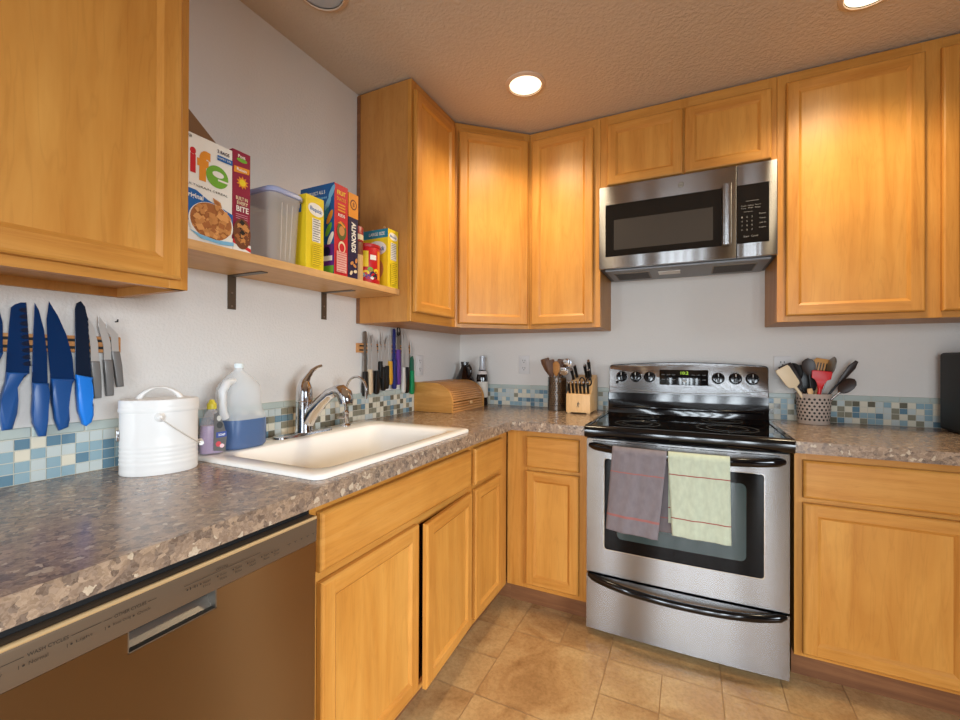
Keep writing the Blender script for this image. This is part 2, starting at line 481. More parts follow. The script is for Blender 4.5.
# recessed ceiling lights
LENS_ON = plain('lit_lamp', (255, 240, 215), .5, emit=(1, .84, .58, 1), es=26)
LENS_OFF = plain('unlit_lamp', (186, 194, 204), .3)
TRIMW = plain('light_trim', (212, 190, 168), .45)
CLAB = ['lit recessed ceiling light before the corner cabinets', 'lit recessed ceiling light before the tall cabinet above the utensil basket', 'unlit recessed ceiling light above the sink shelf']
for k, (x, y, on) in enumerate(CANS):
    t = thing('ceiling_light', (x, y, ROOM_Z), CLAB[k], 'ceiling light', 'recessed ceiling lights')
    T = Matrix.Translation((x, y, ROOM_Z))
    MB(T).lathe([(.071, -.006), (.074, -.009), (.088, -.004), (.090, 0), (.071, 0)], 48, close=False).build('trim_ring', TRIMW, t)
    MB(T).lathe([(0, -.0035), (.05, -.004), (.0705, -.003)], 40, close=False).build('lamp', LENS_ON if on else LENS_OFF, t)
    if on:
        l = D.lights.new('lamp_light', 'SPOT'); l.energy = CAN_POWER[k]; l.color = WARM; l.spot_size = math.radians(140); l.spot_blend = .8; l.shadow_soft_size = .07
        o = D.objects.new('lamp_light', l); COL.objects.link(o); o.location = (0, 0, -.02); o.parent = t

# ------------------------------------------------------------------ cabinetry
def door(parent, M, u0, u1, v0, v1, w0=.0035, t=.0185, fw=.043, name='door', lab=None):
    """five-piece door: bevelled frame + recessed panel, in frame M"""
    rings = [(0, w0), (0, w0 + t - .006), (.003, w0 + t - .002), (.007, w0 + t), (fw, w0 + t), (fw + .004, w0 + t - .003), (fw + .011, w0 + t - .0085)]
    b = MB(M)
    def R(i): a, w_ = rings[i]; return [(u0 + a, v0 + a, w_), (u1 - a, v0 + a, w_), (u1 - a, v1 - a, w_), (u0 + a, v1 - a, w_)]
    for i in range(len(rings) - 1):
        A, B = R(i), R(i + 1)
        for k in range(4):
            k2 = (k + 1) % 4; b.mat(WH if k in (0, 2) else WV)
            if i == 3:
                continue
            b.face([A[k], A[k2], B[k2], B[k]])
    a3 = rings[3][0]; w_ = w0 + t
    b.mat(WV)
    for x0, x1 in ((u0 + a3, u0 + fw), (u1 - fw, u1 - a3)): b.face([(x0, v0 + a3, w_), (x1, v0 + a3, w_), (x1, v1 - a3, w_), (x0, v1 - a3, w_)])
    b.mat(WH)
    for y0, y1 in ((v0 + a3, v0 + fw), (v1 - fw, v1 - a3)): b.face([(u0 + fw, y0, w_), (u1 - fw, y0, w_), (u1 - fw, y1, w_), (u0 + fw, y1, w_)])
    b.face(list(reversed(R(0))))
    bmesh.ops.remove_doubles(b.bm, verts=b.bm.verts, dist=1e-5)
    d = b.build(name, None, parent, smooth=0)
    a = fw + .011; w_ = rings[-1][1]
    MB(M).box(u0 + a - .002, v0 + a - .002, w0 + .003, u1 - a + .002, v1 - a + .002, w_).build('door_panel', WPANEL, d, 0)
    return d
def drawer(parent, M, u0, u1, v0, v1, w0=.0035, t=.0185, name='drawer_front'):
    b = MB(M); rings = [(0, w0), (0, w0 + t - .007), (.003, w0 + t - .003), (.009, w0 + t)]
    b.mat(WH)
    def R(i): a, w_ = rings[i]; return [(u0 + a, v0 + a, w_), (u1 - a, v0 + a, w_), (u1 - a, v1 - a, w_), (u0 + a, v1 - a, w_)]
    for i in range(3):
        A, B = R(i), R(i + 1)
        for k in range(4): b.face([A[k], A[(k + 1) % 4], B[(k + 1) % 4], B[k]])
    b.face(R(3)); b.face(list(reversed(R(0))))
    bmesh.ops.remove_doubles(b.bm, verts=b.bm.verts, dist=1e-5)
    return b.build(name, None, parent, smooth=0)
def face_frame(parent, M, u0, u1, v0, v1, stiles, rails, t=.019):
    """stiles: (ua, ub) full height; rails: (va, vb) between; front at w=0"""
    b = MB(M); b.mat(WV)
    for a, c_ in stiles: b.box(a, v0, -t, c_, v1, 0, .0008, 1)
    b.mat(WH)
    for a, c_ in rails: b.box(u0 + .004, a, -t, u1 - .004, c_, -.0006)
    return b.build('face_frame', None, parent, 0)

UZ0, UZ1 = 1.372, 2.438     # wall cabinets
UX, UY = .305, -.334        # their faces on the left and the back wall
Mu = FL(UX); Mb = FB(UY)
E_ = .019
# big cabinet on the left wall
t = thing('wall_cabinet', (.15, -2.2, UZ0), 'large maple wall cabinet above the blue knives, single broad door', 'cabinet', 'maple wall cabinets')
b = MB(); y0, y1 = -2.62, -1.941
b.mat(WSIDE).box(.001, y1 - .016, UZ0, UX - E_, y1, UZ1).box(.001, y0, UZ0, UX - E_, y0 + .016, UZ1).box(.001, y0 + .016, UZ0 + .022, UX - E_, y1 - .016, UZ0 + .036).box(.001, y0 + .016, UZ0, .017, y1 - .016, UZ0 + .06)
b.box(.001, y0 + .016, UZ0 + .06, .012, y1 - .016, UZ1).box(.012, y0 + .016, UZ1 - .016, UX - E_, y1 - .016, UZ1)
b.build('carcass', None, t, 0)
face_frame(t, Mu, y0, y1, UZ0, UZ1, ((y0, y0 + .045), (y1 - .042, y1)), ((UZ0, UZ0 + .038), (UZ1 - .045, UZ1)))
door(t, Mu, y0 + .028, -1.9645, 1.393, 2.39)
MB().lathe([(.0, 0), (.006, 0), (.007, .003), (.0, .006)], 12, Matrix.Translation((.018, -2.045, UZ0 + .03)) @ Matrix.Rotation(PI / 2, 4, 'Y')).build('screw', CHROME, t)
# left cabinet beside the corner
t = thing('wall_cabinet', (.15, -.815, UZ0), 'narrow maple wall cabinet at the end of the cereal shelf', 'cabinet', 'maple wall cabinets')
y0, y1 = -1.012, -.618
b = MB(); b.mat(WSIDE).box(.001, y0, UZ0, UX - E_, y1, UZ1)
b.build('carcass', None, t, 0)
b = MB(); b.mat(WTOE).box(.001, y0 - .004, UZ0, .02, y0, UZ1 - .006, .001, 1); b.build('scribe_strip', None, t, 0)
for px_, pz in ((.10, 1.792), (.165, 1.80)):
    MB().cyl((px_, y0, pz), (px_, y0 - .008, pz), .005, 10).build('shelf_pin', WSHELF, t)
face_frame(t, Mu, y0, y1, UZ0, UZ1, ((y0, y0 + .04), (y1 - .038, y1)), ((UZ0, UZ0 + .045), (UZ1 - .045, UZ1)))
door(t, Mu, -1.0, -.652, 1.414, 2.392, fw=.041)
# diagonal corner cabinet
t = thing('corner_wall_cabinet', (.2, -.2, UZ0), 'maple wall cabinet set diagonally across the room corner', 'cabinet', 'maple wall cabinets')
CA, CB = Vector((UX, -.617, 0)), Vector((.615, UY, 0))
MB().mat(WSIDE).prism([(.001, -.001), (.001, -.617), (UX - .012, -.617), (.615, UY + .012), (.615, -.001)], UZ0, UZ1).build('carcass', None, t, 0)
Md = frame(CA, CB - CA, (CB - CA).cross(Vector((0, 0, 1)))); dl = (CB - CA).length
face_frame(t, Md, 0, dl, UZ0, UZ1, ((0, .036), (dl - .036, dl)), ((UZ0, UZ0 + .045), (UZ1 - .045, UZ1)))
door(t, Md, .017, dl - .017, 1.392, 2.392, fw=.042)
# narrow cabinet left of the microwave
t = thing('wall_cabinet', (.8, -.16, UZ0), 'narrow maple wall cabinet between diagonal corner cabinet and microwave', 'cabinet', 'maple wall cabinets')
MB().mat(WSIDE).box(.616, UY + E_, UZ0, .993, -.001, UZ1).build('carcass', None, t, 0)
face_frame(t, Mb, .616, .993, UZ0, UZ1, ((.616, .65), (.953, .993)), ((UZ0, UZ0 + .045), (UZ1 - .045, UZ1)))
door(t, Mb, .63, .96, 1.393, 2.392, fw=.042)
# cabinet over the microwave
t = thing('wall_cabinet', (1.37, -.16, 2.06), 'short two-door maple cabinet directly above the microwave', 'cabinet', 'maple wall cabinets')
MB().mat(WSIDE).box(.994, UY + E_, 2.062, 1.741, -.001, UZ1).build('carcass', None, t, 0)
face_frame(t, Mb, .994, 1.741, 2.062, UZ1, ((.994, 1.03), (1.355, 1.395), (1.705, 1.741)), ((2.062, 2.095), (UZ1 - .045, UZ1)))
door(t, Mb, 1.028, 1.372, 2.079, 2.386, fw=.041); door(t, Mb, 1.3795, 1.720, 2.079, 2.386, fw=.041)
# right cabinet
t = thing('wall_cabinet', (2.3, -.16, UZ0), 'tall two-door maple wall cabinet above the utensil basket and right counter', 'cabinet', 'maple wall cabinets')
MB().mat(WSIDE).box(1.742, UY + E_, UZ0, 2.86, -.001, UZ1).build('carcass', None, t, 0)
face_frame(t, Mb, 1.742, 2.86, UZ0, UZ1, ((1.742, 1.787), (2.205, 2.266), (2.82, 2.86)), ((UZ0, UZ0 + .035), (UZ1 - .045, UZ1)))
door(t, Mb, 1.772, 2.212, 1.396, 2.392); door(t, Mb, 2.259, 2.835, 1.396, 2.392)

# base cabinets
BX, BY = .590, -.588
Ml = FL(BX); Mbb = FB(BY)
TOP = CH - .042
# sink base (open box, one door ajar)
t = thing('sink_cabinet', (.3, -1.41, 0), 'maple sink base cabinet with two doors, the farther one ajar', 'cabinet', 'maple base cabinets')
y0, y1 = -1.826, -.998
b = MB(); b.mat(WSIDE).box(.02, y0, .1, BX - E_, y0 + .016, TOP).box(.02, y1 - .016, .1, BX - E_, y1, TOP).box(.02, y0 + .016, .1, BX - E_, y1 - .016, .116).box(.02, y0 + .016, .116, .03, y1 - .016, TOP)
b.build('carcass', None, t, 0)
face_frame(t, Ml, y0, y1, .1, TOP, ((y0, y0 + .04), (y1 - .036, y1)), ((.1, .135), (.655, .70), (TOP - .045, TOP)))
drawer(t, Ml, -1.808, -1.0175, .693, .839, name='false_front')
door(t, Ml, -1.805, -1.389, .128, .667, fw=.042)
hinge = frame((BX + .002, -1.0135, 0), Vector((math.sin(math.radians(3.4)) * -1, math.cos(math.radians(3.4)), 0)), Vector((math.cos(math.radians(3.4)), math.sin(math.radians(3.4)), 0)))
door(t, hinge, -.368, 0, .128, .667, fw=.042)
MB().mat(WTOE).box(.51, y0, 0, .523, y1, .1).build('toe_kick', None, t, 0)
# narrow drawer base beside the corner
t = thing('base_cabinet', (.3, -.8, 0), 'narrow maple base cabinet between sink cabinet and corner', 'cabinet', 'maple base cabinets')
MB().mat(WSIDE).box(.02, -.997, .1, BX - E_, -.004, TOP).build('carcass', None, t, 0)
face_frame(t, Ml, -.997, -.60, .1, TOP, ((-.997, -.962), (-.71, -.60)), ((.1, .14), (.655, .70), (TOP - .045, TOP)))
drawer(t, Ml, -.978, -.692, .688, .837); door(t, Ml, -.975, -.697, .130, .667, fw=.041)
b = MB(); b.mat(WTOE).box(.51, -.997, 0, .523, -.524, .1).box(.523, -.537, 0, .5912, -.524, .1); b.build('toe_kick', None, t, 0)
# back base left of the range
t = thing('base_cabinet', (.8, -.3, 0), 'narrow maple base cabinet left of the steel range', 'cabinet', 'maple base cabinets')
MB().mat(WSIDE).box(BX + .001, BY + E_, .1, .985, -.004, TOP).build('carcass', None, t, 0)
b = MB(Mbb); b.mat(WV).box(.5915, .1, -E_, .70, TOP, 0, .0008, 1).box(.945, .1, -E_, .985, TOP, 0, .0008, 1)
b.mat(WH).box(.6, .1, -E_, .98, .14, -.0006).box(.6, .655, -E_, .98, .70, -.0006).box(.6, TOP - .045, -E_, .98, TOP, -.0006)
b.build('face_frame', None, t, 0)
drawer(t, Mbb, .695, .949, .69, .838); door(t, Mbb, .694, .949, .126, .672, fw=.041)
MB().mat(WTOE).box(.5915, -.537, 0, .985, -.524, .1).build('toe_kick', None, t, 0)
# right base cabinet
t = thing('base_cabinet', (2.2, -.3, 0), 'wide maple base cabinet right of the steel range', 'cabinet', 'maple base cabinets')
MB().mat(WSIDE).box(1.7585, BY + E_, .1, 2.84, -.004, TOP).build('carcass', None, t, 0)
face_frame(t, Mbb, 1.7585, 2.84, .1, TOP, ((1.7585, 1.795), (2.235, 2.29), (2.80, 2.84)), ((.1, .135), (.655, .71), (TOP - .045, TOP)))
drawer(t, Mbb, 1.783, 2.243, .697, .837); door(t, Mbb, 1.783, 2.243, .118, .678)
drawer(t, Mbb, 2.28, 2.81, .697, .837); door(t, Mbb, 2.28, 2.81, .118, .678)
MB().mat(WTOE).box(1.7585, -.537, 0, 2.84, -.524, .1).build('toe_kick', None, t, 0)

# countertops
DX, DY = .6434, -.6648
SX0, SX1, SY0, SY1 = .062, .598, -1.806, -1.02    # sink cut-out
def counter(name, polys, lab):
    t = thing(name, (polys[0][0], polys[0][1], CH - .042), lab, 'countertop', 'speckled countertops')
    b = MB()
    for x0, y0, x1, y1 in polys: b.box(x0, y0, CH - .042, x1, y1, CH)
    b.build('slab', COUNTER, t, 0); return t
t = counter('countertop', [(.0055, -2.62, DX, SY0 + .02), (.0055, SY0 + .02, SX0 + .02, SY1 - .02), (SX1 - .02, SY0 + .02, DX, SY1 - .02), (.0055, SY1 - .02, DX, DY), (.0055, DY, .986, -.0055)],
            'long brown speckled L-shaped countertop holding the sink')
counter('countertop', [(1.749, DY, 2.86, -.0055)], 'short brown speckled countertop right of the range')


# ------------------------------------------------------------------ sink and taps
def rrect(x0, y0, x1, y1, r, z, n=8):
    out = []
    for cx, cy, a0 in ((x1 - r, y1 - r, 0), (x0 + r, y1 - r, 90), (x0 + r, y0 + r, 180), (x1 - r, y0 + r, 270)):
        for k in range(n + 1):
            a = math.radians(a0 + 90 * k / n); out.append((cx + r * math.cos(a), cy + r * math.sin(a), z))
    return out
def loft(mb, rings, cap0=False, cap1=True):
    R = [[mb.bm.verts.new(mb.M @ Vector(p)) for p in r] for r in rings]
    n = len(R[0])
    for a, b in zip(R, R[1:]):
        for k in range(n):
            f = mb.bm.faces.new((a[k], a[(k + 1) % n], b[(k + 1) % n], b[k])); f.material_index = mb.mi
    if cap0: mb.bm.faces.new(list(reversed(R[0]))).material_index = mb.mi
    if cap1: mb.bm.faces.new(R[-1]).material_index = mb.mi
    return mb

ox0, oy0, ox1, oy1 = .054, -1.813, .605, -1.014
ix0, iy0, ix1, iy1 = .180, -1.768, .566, -1.092
RIM = .9275
t = thing('kitchen_sink', (.33, -1.39, .75), 'white enamel drop-in sink with one deep basin in the long countertop', 'sink')
b = MB()
rs = [rrect(ox0, oy0, ox1, oy1, .028, CH + .0006), rrect(ox0, oy0, ox1, oy1, .028, CH + .008), rrect(ox0 + .003, oy0 + .003, ox1 - .003, oy1 - .003, .026, RIM - .002),
      rrect(ox0 + .009, oy0 + .009, ox1 - .009, oy1 - .009, .022, RIM), rrect(ix0, iy0, ix1, iy1, .05, RIM), rrect(ix0 + .006, iy0 + .006, ix1 - .006, iy1 - .006, .05, RIM - .003),
      rrect(ix0 + .012, iy0 + .012, ix1 - .010, iy1 - .016, .05, RIM - .014)]
for k in range(1, 7):
    q = k / 6; rs.append(rrect(ix0 + .012 + .022 * q, iy0 + .012 + .03 * q, ix1 - .010 - .018 * q, iy1 - .016 - .045 * q, .05 + .01 * q, RIM - .014 - .15 * q))
for k in range(1, 5):
    a = k / 4 * PI / 2; rs.append(rrect(ix0 + .034 + .04 * (1 - math.cos(a)), iy0 + .042 + .04 * (1 - math.cos(a)), ix1 - .028 - .04 * (1 - math.cos(a)), iy1 - .061 - .04 * (1 - math.cos(a)), .06, RIM - .164 - .03 * math.sin(a)))
loft(b, rs).build('basin', SINKM, t, 50)
MB(Matrix.Translation((.37, -1.42, RIM - .1935))).lathe([(.0, 0), (.03, .0), (.044, .003), (.05, .001), (.05, 0)], 32).build('drain', CHROME, t)

# single-lever faucet
FX, FY = .116, -1.417
t = thing('kitchen_faucet', (FX, FY, RIM), 'chrome single-lever kitchen faucet with thick arched spout over the sink', 'faucet')
loft(MB(), [rrect(FX - .028, FY - .128, FX + .028, FY + .128, .027, RIM - .0002), rrect(FX - .027, FY - .127, FX + .027, FY + .127, .026, RIM + .006), rrect(FX - .022, FY - .122, FX + .022, FY + .122, .021, RIM + .009)]).build('deck_plate', CHROME, t)
T = Matrix.Translation((FX, FY, RIM + .008))
MB(T).lathe([(.033, 0), (.033, .004), (.030, .012), (.0295, .11), (.031, .112), (.031, .115), (.0295, .117), (.0295, .14), (.0265, .165), (.019, .185), (.008, .196), (0, .198)], 36).build('body', CHROME, t)
sp = [(FX + .012, FY + .004, RIM + .045), (FX + .035, FY + .007, RIM + .085), (FX + .075, FY + .012, RIM + .125), (FX + .108, FY + .016, RIM + .152), (FX + .135, FY + .02, RIM + .162), (FX + .152, FY + .023, RIM + .159)]
MB().tube(sp, [.027, .025, .0225, .021, .021, .022], 20).build('spout', CHROME, t)
hd = MB(); p0 = Vector((FX + .138, FY + .021, RIM + .163))
hd.tube([p0, p0 + Vector((.018, .003, -.001)), p0 + Vector((.033, .005, -.012)), p0 + Vector((.040, .005, -.032)), p0 + Vector((.041, .005, -.044))], [.022, .026, .0275, .0265, .024], 20)
hd.build('spray_head', CHROME, t)
lv = [(FX + .0, FY, RIM + .19), (FX + .006, FY + .012, RIM + .215), (FX + .012, FY + .026, RIM + .236), (FX + .018, FY + .044, RIM + .248), (FX + .024, FY + .060, RIM + .253)]
MB().tube(lv, [.017, .011, .008, .0065, .006], 14).build('lever', CHROME, t)
# slim gooseneck tap
GX, GY = .1135, -1.2
t = thing('filter_tap', (GX, GY, RIM), 'slim chrome gooseneck tap beside the kitchen faucet', 'tap')
MB(Matrix.Translation((GX, GY, RIM))).lathe([(.022, -.0002), (.022, .004), (.013, .012), (.012, .05), (.014, .052), (.014, .058), (.0055, .066), (.0055, .075)], 24).build('base', CHROME, t)
gp = [(GX, GY, RIM + .07), (GX, GY, RIM + .15)]
for k in range(0, 13):
    a = PI - PI * 1.08 * k / 12; gp.append((GX + .053 + .053 * math.cos(a), GY + .004, RIM + .15 + .056 * math.sin(a)))
gp.append((GX + .106 - .003, GY + .004, RIM + .118))
MB().tube(gp, .0052, 12).build('neck', CHROME, t)
MB().cyl((GX, GY - .012, RIM + .035), (GX, GY - .045, RIM + .04), .005, 12).build('lever', CHROME, t)

# ------------------------------------------------------------------ range
RX0, RX1, RF = .9945, 1.7345, -.650
RC = (RX0 + RX1) / 2; RH = (RX1 - RX0) / 2
def bow(x, a=.008): return RF - a * (1 - ((x - RC) / RH) ** 2)
t = rng = thing('electric_range', (RC, -.35, 0), 'stainless steel electric range with black glass cooktop and two towels', 'stove')
MB().box(RX0 + .001, -.615, .03, RX1 - .001, -.03, .885).build('side_body', BLACKP, t, 0)
MB().box(RX0 + .02, -.60, .001, RX1 - .02, -.06, .03).build('plinth', BLACKM, t, 0)
b = MB()   # cooktop tray with rolled front edge
pr = [(-.075, .874), (-.655, .866), (-.668, .872), (-.674, .888), (-.674, .902), (-.668, .914), (-.655, .9205), (-.640, .9195), (-.636, .9165), (-.105, .9165), (-.102, .922), (-.075, .922)]
b.prism([(-y, z) for y, z in pr], .9885 - 0, 1.7475, M=Matrix(((0, 0, 1, 0), (-1, 0, 0, 0), (0, 1, 0, 0), (0, 0, 0, 1))))
b.build('cooktop', BLACKG, t, 50)
for x0, x1 in ((.9885, 1.0115), (1.7245, 1.7475)):
    MB().box(x0, -.655, .912, x1, -.09, .9215, .004).build('cooktop_rim', BLACKG, t, 50)
MB().box(1.012, -.637, .9168, 1.724, -.104, .9185).build('glass_top', BLACKGL, t, 0)
RINGM = plain('burner_print', (92, 96, 100), .25)
for cx_, cy_, rr in ((1.19, -.50, .095), (1.545, -.47, .115), (1.19, -.24, .075), (1.54, -.225, .085)):
    bb = MB(Matrix.Translation((cx_, cy_, .9186)))
    for r_ in (rr, rr * .66):
        bb.lathe([(r_ - .0015, 0), (r_ - .0015, .0002), (r_ + .0015, .0002), (r_ + .0015, 0)], 56, close=False)
    bb.build('burner_ring', RINGM, t)
# backguard: black sloped riser and steel control panel with arched top
b = MB(); b.prism([(.066, .90), (.115, .90), (.113, .945), (.100, .985), (.100, 1.026), (.066, 1.026)], .998, 1.7465, M=Matrix(((0, 0, 1, 0), (-1, 0, 0, 0), (0, 1, 0, 0), (0, 0, 0, 1))), bev=.003)
b.build('backguard_riser', BLACKG, t, 50)
MB().box(1.02, -.118, .945, 1.725, -.1, .958, .004).build('riser_ledge', BLACKG, t, 50)
def arch(n=24, x0=1.0005, x1=1.7465, z0=1.0255, ze=1.176, zc=1.1915, r=.018):
    pts = [(x0, z0 + .0), (x1, z0 + .0), (x1, ze - r)]
    for k in range(1, 6): a = PI / 2 * k / 6; pts.append((x1 - r + r * math.cos(a), ze - r + r * math.sin(a)))
    for k in range(n + 1):
        q = k / n; x = x1 - r - q * (x1 - x0 - 2 * r); pts.append((x, ze + (zc - ze) * (1 - (2 * q - 1) ** 2)))
    for k in range(1, 6): a = PI / 2 + PI / 2 * k / 6; pts.append((x0 + r + r * math.cos(a), ze - r + r * math.sin(a)))
    pts.append((x0, ze - r)); return pts
MB(FB(-.0)).prism(arch(x0=.998, x1=1.749, ze=1.179, zc=1.1945, z0=1.03), .012, .070, bev=.002).build('backguard_back', BLACKP, t, 40)
pn = MB(FB(0)).prism(arch(), .093, .100, bev=.003).build('control_panel', STEEL, t, 40)
# curved crease along the lower edge of the steel panel
cr = MB(FB(-.1003)); cr.mat(DULLM)
cv = [(1.003 + .741 * q / 24, 1.0335 + .024 * (2 * q / 24 - 1) ** 2) for q in range(25)]
cr.tube([(x, z, 0) for x, z in cv], .0012, 8); cr.build('crease', None, pn)
MB(FB(-.1003)).box(1.2585, 1.0755, 0, 1.4885, 1.1555, .002, .004).build('display', BLACKG, pn, 40)
a = Art(frame((0, -.1026, 0), (1, 0, 0), (0, -1, 0)))
LCD = plain('lcd_green', (150, 190, 40), .5, emit=(.45, .75, .05, 1), es=1.2); PRT = plain('print_grey', (150, 150, 148), .5); PRTD = plain('print_dark', (50, 48, 46), .5)
a.text('10:2', 1.361, 1.131, .036, .016, LCD, bold=0)
for i in range(3):
    for j in range(2):
        a.text(('Bake', 'Broil', 'Clean', 'Timer', 'Clock', 'Start')[i + 3 * j], 1.27 + i * .025, 1.127 - j * .025, .016, .005, PRT, bold=0); a.text(('Oven', 'Light', 'Lock', 'Cook', 'Delay', 'Off')[i + 3 * j], 1.412 + i * .025, 1.127 - j * .025, .016, .005, PRT, bold=0)
a.ell(1.375, 1.10, .009, .007, PRT, 14); a.ell(1.384, 1.093, .004, .003, TILEC[0], 10)
a.build('display_print', pn)
a = Art(frame((0, -.1003, 0), (1, 0, 0), (0, -1, 0)))
a.text('GE', 1.372, 1.0615, .012, .006, PRTD); a.text('Profile', 1.388, 1.0615, .026, .0055, PRTD, bold=0)
for kx, s_ in ((1.067, 'LEFT FRONT'), (1.14, 'LEFT REAR'), (1.209, 'OVEN LIGHT'), (1.5325, 'WARMING'), (1.607, 'RIGHT REAR'), (1.679, 'RIGHT FRONT')):
    a.text(s_, kx - .02, 1.146, .04, .005, PRTD, bold=0)
a.build('panel_print', pn)
for kx in (1.067, 1.140, 1.209, 1.5325, 1.6075, 1.679):
    T = Matrix.Translation((kx, -.1004, 1.1148)) @ Matrix.Rotation(PI / 2, 4, 'X')
    kb = MB(T).lathe([(.029, 0), (.029, .004), (.0265, .006), (.025, .02), (.023, .024), (0, .025)], 32).build('knob', BLACKG, pn)
    MB(T).box(-.0055, -.021, .022, .0055, .021, .033, .003).build('grip', BLACKG, kb, 50)
    MB(T).box(-.0012, .006, .0335, .0012, .020, .0342).build('pointer', WHITEP, kb, 0)
T = Matrix.Translation((1.043, -.1004, 1.083)) @ Matrix.Rotation(PI / 2, 4, 'X')
MB(T).lathe([(.008, 0), (.008, .003), (.006, .005), (0, .005)], 20).build('button', BLACKG, pn)
_pv = Vector((0, .25, 1.0255))   # the control panel leans back a little
pn.matrix_local = Matrix.Translation(_pv) @ Matrix.Rotation(math.radians(-7), 4, 'X') @ Matrix.Translation(-_pv)
# oven door
def bowed(mb, x0, x1, z0, z1, off=0., t_=.03, nx=24):
    for k in range(nx):
        xa = x0 + (x1 - x0) * k / nx; xb = x0 + (x1 - x0) * (k + 1) / nx
        ya, yb = bow(xa) - off, bow(xb) - off
        mb.face([(xa, ya, z0), (xb, yb, z0), (xb, yb, z1), (xa, ya, z1)])
        mb.face([(xa, ya, z1), (xb, yb, z1), (xb, bow(xb) + t_, z1), (xa, bow(xa) + t_, z1)])
        mb.face([(xa, ya, z0), (xb, yb, z0), (xb, bow(xb) + t_, z0), (xa, bow(xa) + t_, z0)])
    for x in (x0, x1): mb.face([(x, bow(x) - off, z0), (x, bow(x) - off, z1), (x, bow(x) + t_, z1), (x, bow(x) + t_, z0)])
    bmesh.ops.remove_doubles(mb.bm, verts=mb.bm.verts, dist=1e-5)
    return mb
dr = bowed(MB(), RX0, RX1, .278, .861).build('oven_door', STEEL, t, 40)
def bowed_round(x0, x1, z0, z1, r, off):
    pts = rrect(x0, z0, x1, z1, r, 0, 6); mb = MB()
    c = mb.bm.verts
    # split into vertical strips so the pane follows the bowed door
    xs = [x0 + r * q for q in (0, .04, .15, .35, .65)] + [x0 + r + (x1 - x0 - 2 * r) * k / 24 for k in range(25)] + [x1 - r * q for q in (.65, .35, .15, .04, 0)]; n = len(xs) - 1
    def zr(x):
        d = min(x - x0, x1 - x)
        return 0 if d >= r else r - math.sqrt(max(0, r * r - (r - d) ** 2))
    for k in range(n):
        a, b_ = xs[k], xs[k + 1]
        A = [(a, bow(a) - off, z0 + zr(a)), (b_, bow(b_) - off, z0 + zr(b_)), (b_, bow(b_) - off, z1 - zr(b_)), (a, bow(a) - off, z1 - zr(a))]
        mb.face(A)
    bmesh.ops.remove_doubles(mb.bm, verts=mb.bm.verts, dist=1e-6)
    r_ = bmesh.ops.extrude_face_region(mb.bm, geom=list(mb.bm.faces))
    for v in [g for g in r_['geom'] if isinstance(g, bmesh.types.BMVert)]: v.co.y += off
    return mb
bowed_round(1.068, 1.658, .385, .782, .012, .0008).build('window_trim', CHROME, dr, 40)
bowed_round(1.0715, 1.6545, .3885, .779, .012, .0018).build('window', BLACKGL, dr, 40)
bowed_round(1.125, 1.597, .442, .737, .02, .0024).build('window_glass', GLASSG, dr, 40)
v = MB(); v.mat(DARKHOLE)
for k in range(5):
    xa = 1.02 + k * .14
    for q in range(4):
        x0 = xa + q * .031; x1 = x0 + .031
        v.face([(x0, bow(x0) - .0006, .8515), (x1, bow(x1) - .0006, .8515), (x1, bow(x1) - .0006, .8545), (x0, bow(x0) - .0006, .8545)])
bmesh.ops.remove_doubles(v.bm, verts=v.bm.verts, dist=1e-6); v.build('vent_slot', None, dr, 0)
def hand(zc, ze, yo, x0, x1, rad):
    pts = []
    for k in range(33):
        q = 2 * k / 32 - 1; x = (x0 + x1) / 2 + (x1 - x0) / 2 * q
        e = (1 - abs(q) ** 5)
        pts.append((x, RF - .002 - yo * e * (1 - .25 * q * q), ze + (zc - ze) * (1 - q * q)))
    return pts
def handle_y(x): 
    q = max(-1, min(1, (x - RC) / ((1.718 - 1.009) / 2))); return RF - .002 - .062 * (1 - abs(q) ** 5) * (1 - .25 * q * q)
MB().tube(hand(.824, .832, .062, 1.009, 1.718, .016), [.010] + [.0165] * 31 + [.010], 16, flat=((0, 1, 0), .7)).build('door_handle', BLACKG, dr, 60)
dw = bowed(MB(), RX0, RX1, .03, .267).build('storage_drawer', STEEL, t, 40)
MB().tube(hand(.238, .262, .045, 1.004, 1.724, .014), [.008] + [.0155] * 31 + [.008], 16, flat=((0, 1, 0), .8)).build('drawer_handle', BLACKG, dw, 60)

